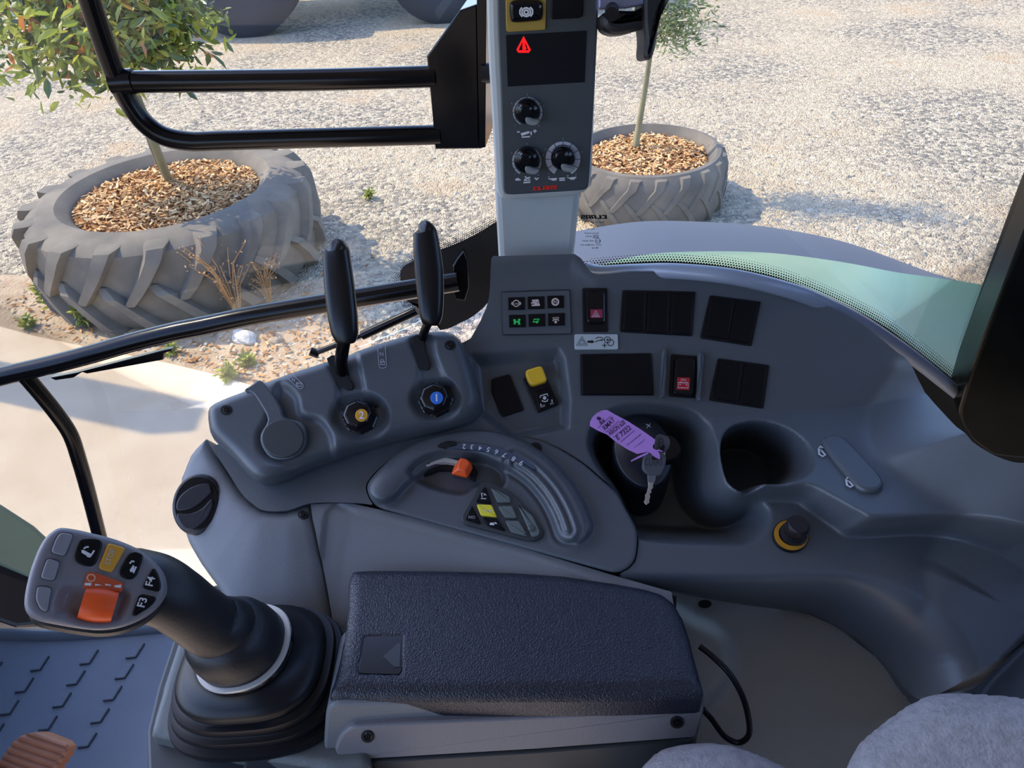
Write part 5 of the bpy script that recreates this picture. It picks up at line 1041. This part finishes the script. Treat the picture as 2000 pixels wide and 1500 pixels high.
# weeds, twigs, rocks
M_DRY = mat('dry_stem', (.38, .20, .08), .8)
def plant(nm, label, cat, base, hgt, n_, m, lf=None, spread=.4, grp=None):
    t = thing(nm, label, cat, base, grp); V = []; Fc = []; tips = []
    for i in range(n_):
        a = rng.uniform(0, 6.3); L = hgt*rng.uniform(.5, 1); k = spread*rng.uniform(.2, 1); p0 = Vector(base); p1 = p0+Vector((math.cos(a)*k*L*.4, math.sin(a)*k*L*.4, L*.6)); p2 = p0+Vector((math.cos(a)*k*L, math.sin(a)*k*L, L*rng.uniform(.7, 1)))
        for (q0_, q1_) in ((p0, p1), (p1, p2)):
            b = len(V); w_ = .0045; V += [tuple(q0_+Vector((w_, 0, 0))), tuple(q0_+Vector((-w_/2, w_, 0))), tuple(q0_+Vector((-w_/2, -w_, 0))), tuple(q1_+Vector((w_*.6, 0, 0))), tuple(q1_+Vector((-w_*.3, w_*.6, 0))), tuple(q1_+Vector((-w_*.3, -w_*.6, 0)))]; Fc += [(b, b+1, b+4, b+3), (b+1, b+2, b+5, b+4), (b+2, b, b+3, b+5)]
        tips += [p1, p2, p1.lerp(p2, .5), p0.lerp(p1, .6)]
    mk('stems', V, Fc, m, t)
    if lf: leaves('leaves', tips, 3, lf[0], .4, [.5, .5], lf[1:], t, .012, -.3)
    return t
LW = (.05, LG[0], LG[1])
for (x, y), h_, n_, lb_ in (((105, 605), .22, 14, 'green weed at the foot of the big tyre, leftmost'), ((172, 640), .20, 12, 'green weed between the big tyre and the concrete edge'), ((60, 640), .08, 8, 'tiny green weed at the concrete corner far left'), ((450, 742), .10, 10, 'small green weed beside the lever housing by the concrete edge'), ((338, 692), .07, 6, 'low green weed just under the grab rail'), ((1385, 295), .12, 8, 'small weed behind the right tyre planter'), ((722, 388), .08, 6, 'tiny weed in the gravel behind the levers'), ((485, 716), .07, 8, 'sparse weed with yellow flowers by the rail')):
    plant('weed', lb_, 'weed', onZ(x, y), h_, n_, LG[0], LW)
M_D2 = [mat('dry_leaf', (.50, .28, .12), .8), M_DRY]
for (x, y), h_, n_, lb_ in (((470, 625), .80, 20, 'dry brown weed standing against the big tyre, the taller'), ((530, 600), .50, 16, 'dry brown tuft right of the taller dry weed')):
    plant('dry_weed', lb_, 'dry weed', onZ(x, y), h_, n_, M_DRY, (.022, *M_D2), .45)
def rock(nm, label, P, s, m, sq=(1, .7, .5)):
    bm = bmesh.new(); bmesh.ops.create_icosphere(bm, subdivisions=3, radius=1)
    for v in bm.verts: k = 1+.22*math.sin(v.co.x*3.1+v.co.y*2.3+s*90)+.12*math.sin(v.co.z*6+v.co.x*5); v.co = Vector((P[0]+v.co.x*s*sq[0]*k, P[1]+v.co.y*s*sq[1]*k, P[2]+s*.25+v.co.z*s*sq[2]*k))
    me = bpy.data.meshes.new(nm); bm.to_mesh(me); bm.free(); tag(finish(nm, me, m, None, False), label, 'rock')
rock('rock', 'pale flat rock between the big tyre and the levers', onZ(480, 665), .09, mat('pale_rock', (.50, .46, .41), .9, bump=.5, bs=30, bd=.01))
rock('rock', 'small brown rock right of the pale flat rock', onZ(540, 668), .045, mat('brown_rock', (.36, .26, .17), .9))
# litter of bark on the soil beside the apron
def litter():
    V = []; Fc = []; mi = []
    for i in range(3600):
        x, y = rng.uniform(-3.6, -.9), rng.uniform(3.3, 5.0)
        if math.hypot(x-LT[0], y-LT[1]) < .93 or in_slab(x, y) or rng.random() < (y-3.4)*.6: continue
        L, W_ = rng.uniform(.007, .024), rng.uniform(.003, .010); a = rng.uniform(0, 6.3); c_, s_ = math.cos(a), math.sin(a); b = len(V)
        for p, q in ((-L, -W_), (L, -W_*.6), (L*.8, W_), (-L*.9, W_)): V.append((x+p*c_-q*s_, y+p*s_+q*c_, .012+rng.uniform(0, .012)))
        Fc.append((b, b+1, b+2, b+3)); mi.append(int(rng.integers(3)))
    o = mk('bark_litter', V, Fc, CH[1], None); o.data.materials.append(CH[2]); o.data.materials.append(S2); o.data.polygons.foreach_set('material_index', mi); tag(o, 'brown bark scraps scattered between the big tyre and the concrete', 'bark litter', kind='stuff')
litter()
soil = [onZ(x, y) for x, y in ((-80, 560), (60, 540), (300, 650), (640, 560), (720, 640), (700, 720), (520, 770), (425, 735), (330, 712), (70, 659), (0, 640), (-100, 630))]
struct(plate_uv('trim_3', FGz, smooth([(p[0], p[1]) for p in soil], 3), -.02, .004, mat('bare_soil', (.33, .22, .13), .95, rgb2=(.46, .35, .23), ms=7, bump=.8, bs=40, bd=.012), None, bev=.001), 'strip of bare brown soil along the concrete')
# own rear fender seen through the pane
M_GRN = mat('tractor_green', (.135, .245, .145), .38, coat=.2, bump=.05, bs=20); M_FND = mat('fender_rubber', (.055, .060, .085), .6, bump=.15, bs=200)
rowA = [(1125, 560), (1240, 540), (1370, 545), (1505, 580), (1640, 650), (1752, 730), (1838, 800), (1962, 920), (2250, 1150)]
rowB = [(1125, 530), (1248, 499), (1370, 491), (1505, 494), (1640, 511), (1752, 532), (1838, 544), (1962, 566), (2250, 640)]
rowC = [(1080, 460), (1235, 434), (1370, 433), (1505, 444), (1640, 470), (1752, 508), (1835, 543), (1900, 580), (2150, 720)]
def strip(nm, r1, r2, Y1, Y2, m, par, th=.02, bulge=.03):
    A = smooth(r1, 5, False); B = smooth(r2, 5, False); n_ = len(A); rows = []
    PA = np.array([onY(x, y, Y1) for x, y in A]); PB = np.array([onY(x, y, Y2) for x, y in B])
    for k in range(7): t = k/6; r_ = PA*(1-t)+PB*t; r_[:, 2] += bulge*4*t*(1-t)*.25; rows.append(r_)
    low = rows[-1].copy(); low[:, 2] -= th; rows.append(low); V = [p for r_ in rows for p in r_]; mk(nm, V, [(k*n_+i, k*n_+i+1, (k+1)*n_+i+1, (k+1)*n_+i) for k in range(7) for i in range(n_-1)], m, par, auto=60)
fend = thing('rear_fender', 'green curved rear fender with a dark blue-grey rubber extension outside the side window', 'fender', onY(1500, 500, 1.1))
strip('fender_panel', rowA, rowB, .90, 1.20, M_GRN, fend, .06)
strip('fender_extension', [(x, y+2) for x, y in rowB[:7]]+[(1880, 560)], [rowC[i] for i in range(7)]+[(1900, 562)], 1.21, 1.44, M_FND, fend, .10)
# front bonnet at far left
bon = thing('bonnet', 'green tractor bonnet flank at the far left behind the joystick head', 'bonnet', (-1.3, 1.0, 1.0))
FBn = Frame(at(20, 1080, 1.05), (.35, -.55, .75))
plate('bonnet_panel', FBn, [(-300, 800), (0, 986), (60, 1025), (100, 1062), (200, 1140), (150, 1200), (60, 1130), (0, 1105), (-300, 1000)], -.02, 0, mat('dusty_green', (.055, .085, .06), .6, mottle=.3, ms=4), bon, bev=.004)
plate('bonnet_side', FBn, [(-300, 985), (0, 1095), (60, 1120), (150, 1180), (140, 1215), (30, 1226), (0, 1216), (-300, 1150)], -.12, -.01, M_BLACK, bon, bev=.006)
struct(box('front_sun_block', (-1.26, -1.2, .9), (-1.22, 1.2, 1.98), M_DARK), 'unseen dark bulkhead added at the front to keep sun off the cab floor')  # unseen sheet added in front, sized to block sun from the floor
# distant parked tractor: two standing wheels, only their feet in view, body above
tb = thing('parked_tractor', 'dark parked machine at the far edge of the yard, wheels and shadow in view', 'machine', (-2.5, 13, 0))
def wheel(px, Rw, wd, Y):
    P = onY(px, 30, Y); c = (P[0], Y, Rw*.99); rings = []
    for y_, r in ((-wd/2, Rw*.55), (-wd/2-.02, Rw*.6), (-wd/2-.03, Rw*.85), (-wd/2+.03, Rw), (wd/2-.03, Rw), (wd/2, Rw*.8), (wd/2, Rw*.55)): rings.append([np.array([c[0]+r*math.cos(a), Y+y_, c[2]+r*math.sin(a)]) for a in np.linspace(0, 2*np.pi, 60, endpoint=False)])
    loft('wheel', rings, mat('dark_tyre', (.03, .03, .035), .8), tb)
wheel(485, .95, .55, 12.6); wheel(868, .8, .5, 12.6)
box('chassis', (-6.2, 12.95, .9), (1.2, 15.2, 2.6), M_BLACK, tb, .05)
tag(box('shadow_post', (-4.55, 4.08, -.1), (-4.3, 4.33, 3.3), mat('post_paint', (.2, .2, .2), .7)), 'unseen square post added left of the tyre to cast a shadow on the concrete', 'post')  # unseen post added so its shadow falls across the concrete

GR = {'hydraulic_lever': 'hydraulic levers rising from the lever housing', 'tyre_planter': 'tyre planters in the yard', 'tree': 'young trees in the tyre planters', 'weed': 'green weeds on the ground', 'dry_weed': 'dry weeds beside the big tyre', 'rock': 'rocks on the bare soil', 'wood_chips': 'wood chip fillings of the planters', 'ignition_key': 'keys at the ignition', 'hanging_key': 'keys at the ignition', 'mirror_rail': 'black tube rails outside the cab', 'door_rail': 'black tube rails outside the cab'}
for o in COL.objects:
    b = o.name.split('.')[0]
    if o.parent is None and b in GR: o['group'] = GR[b]
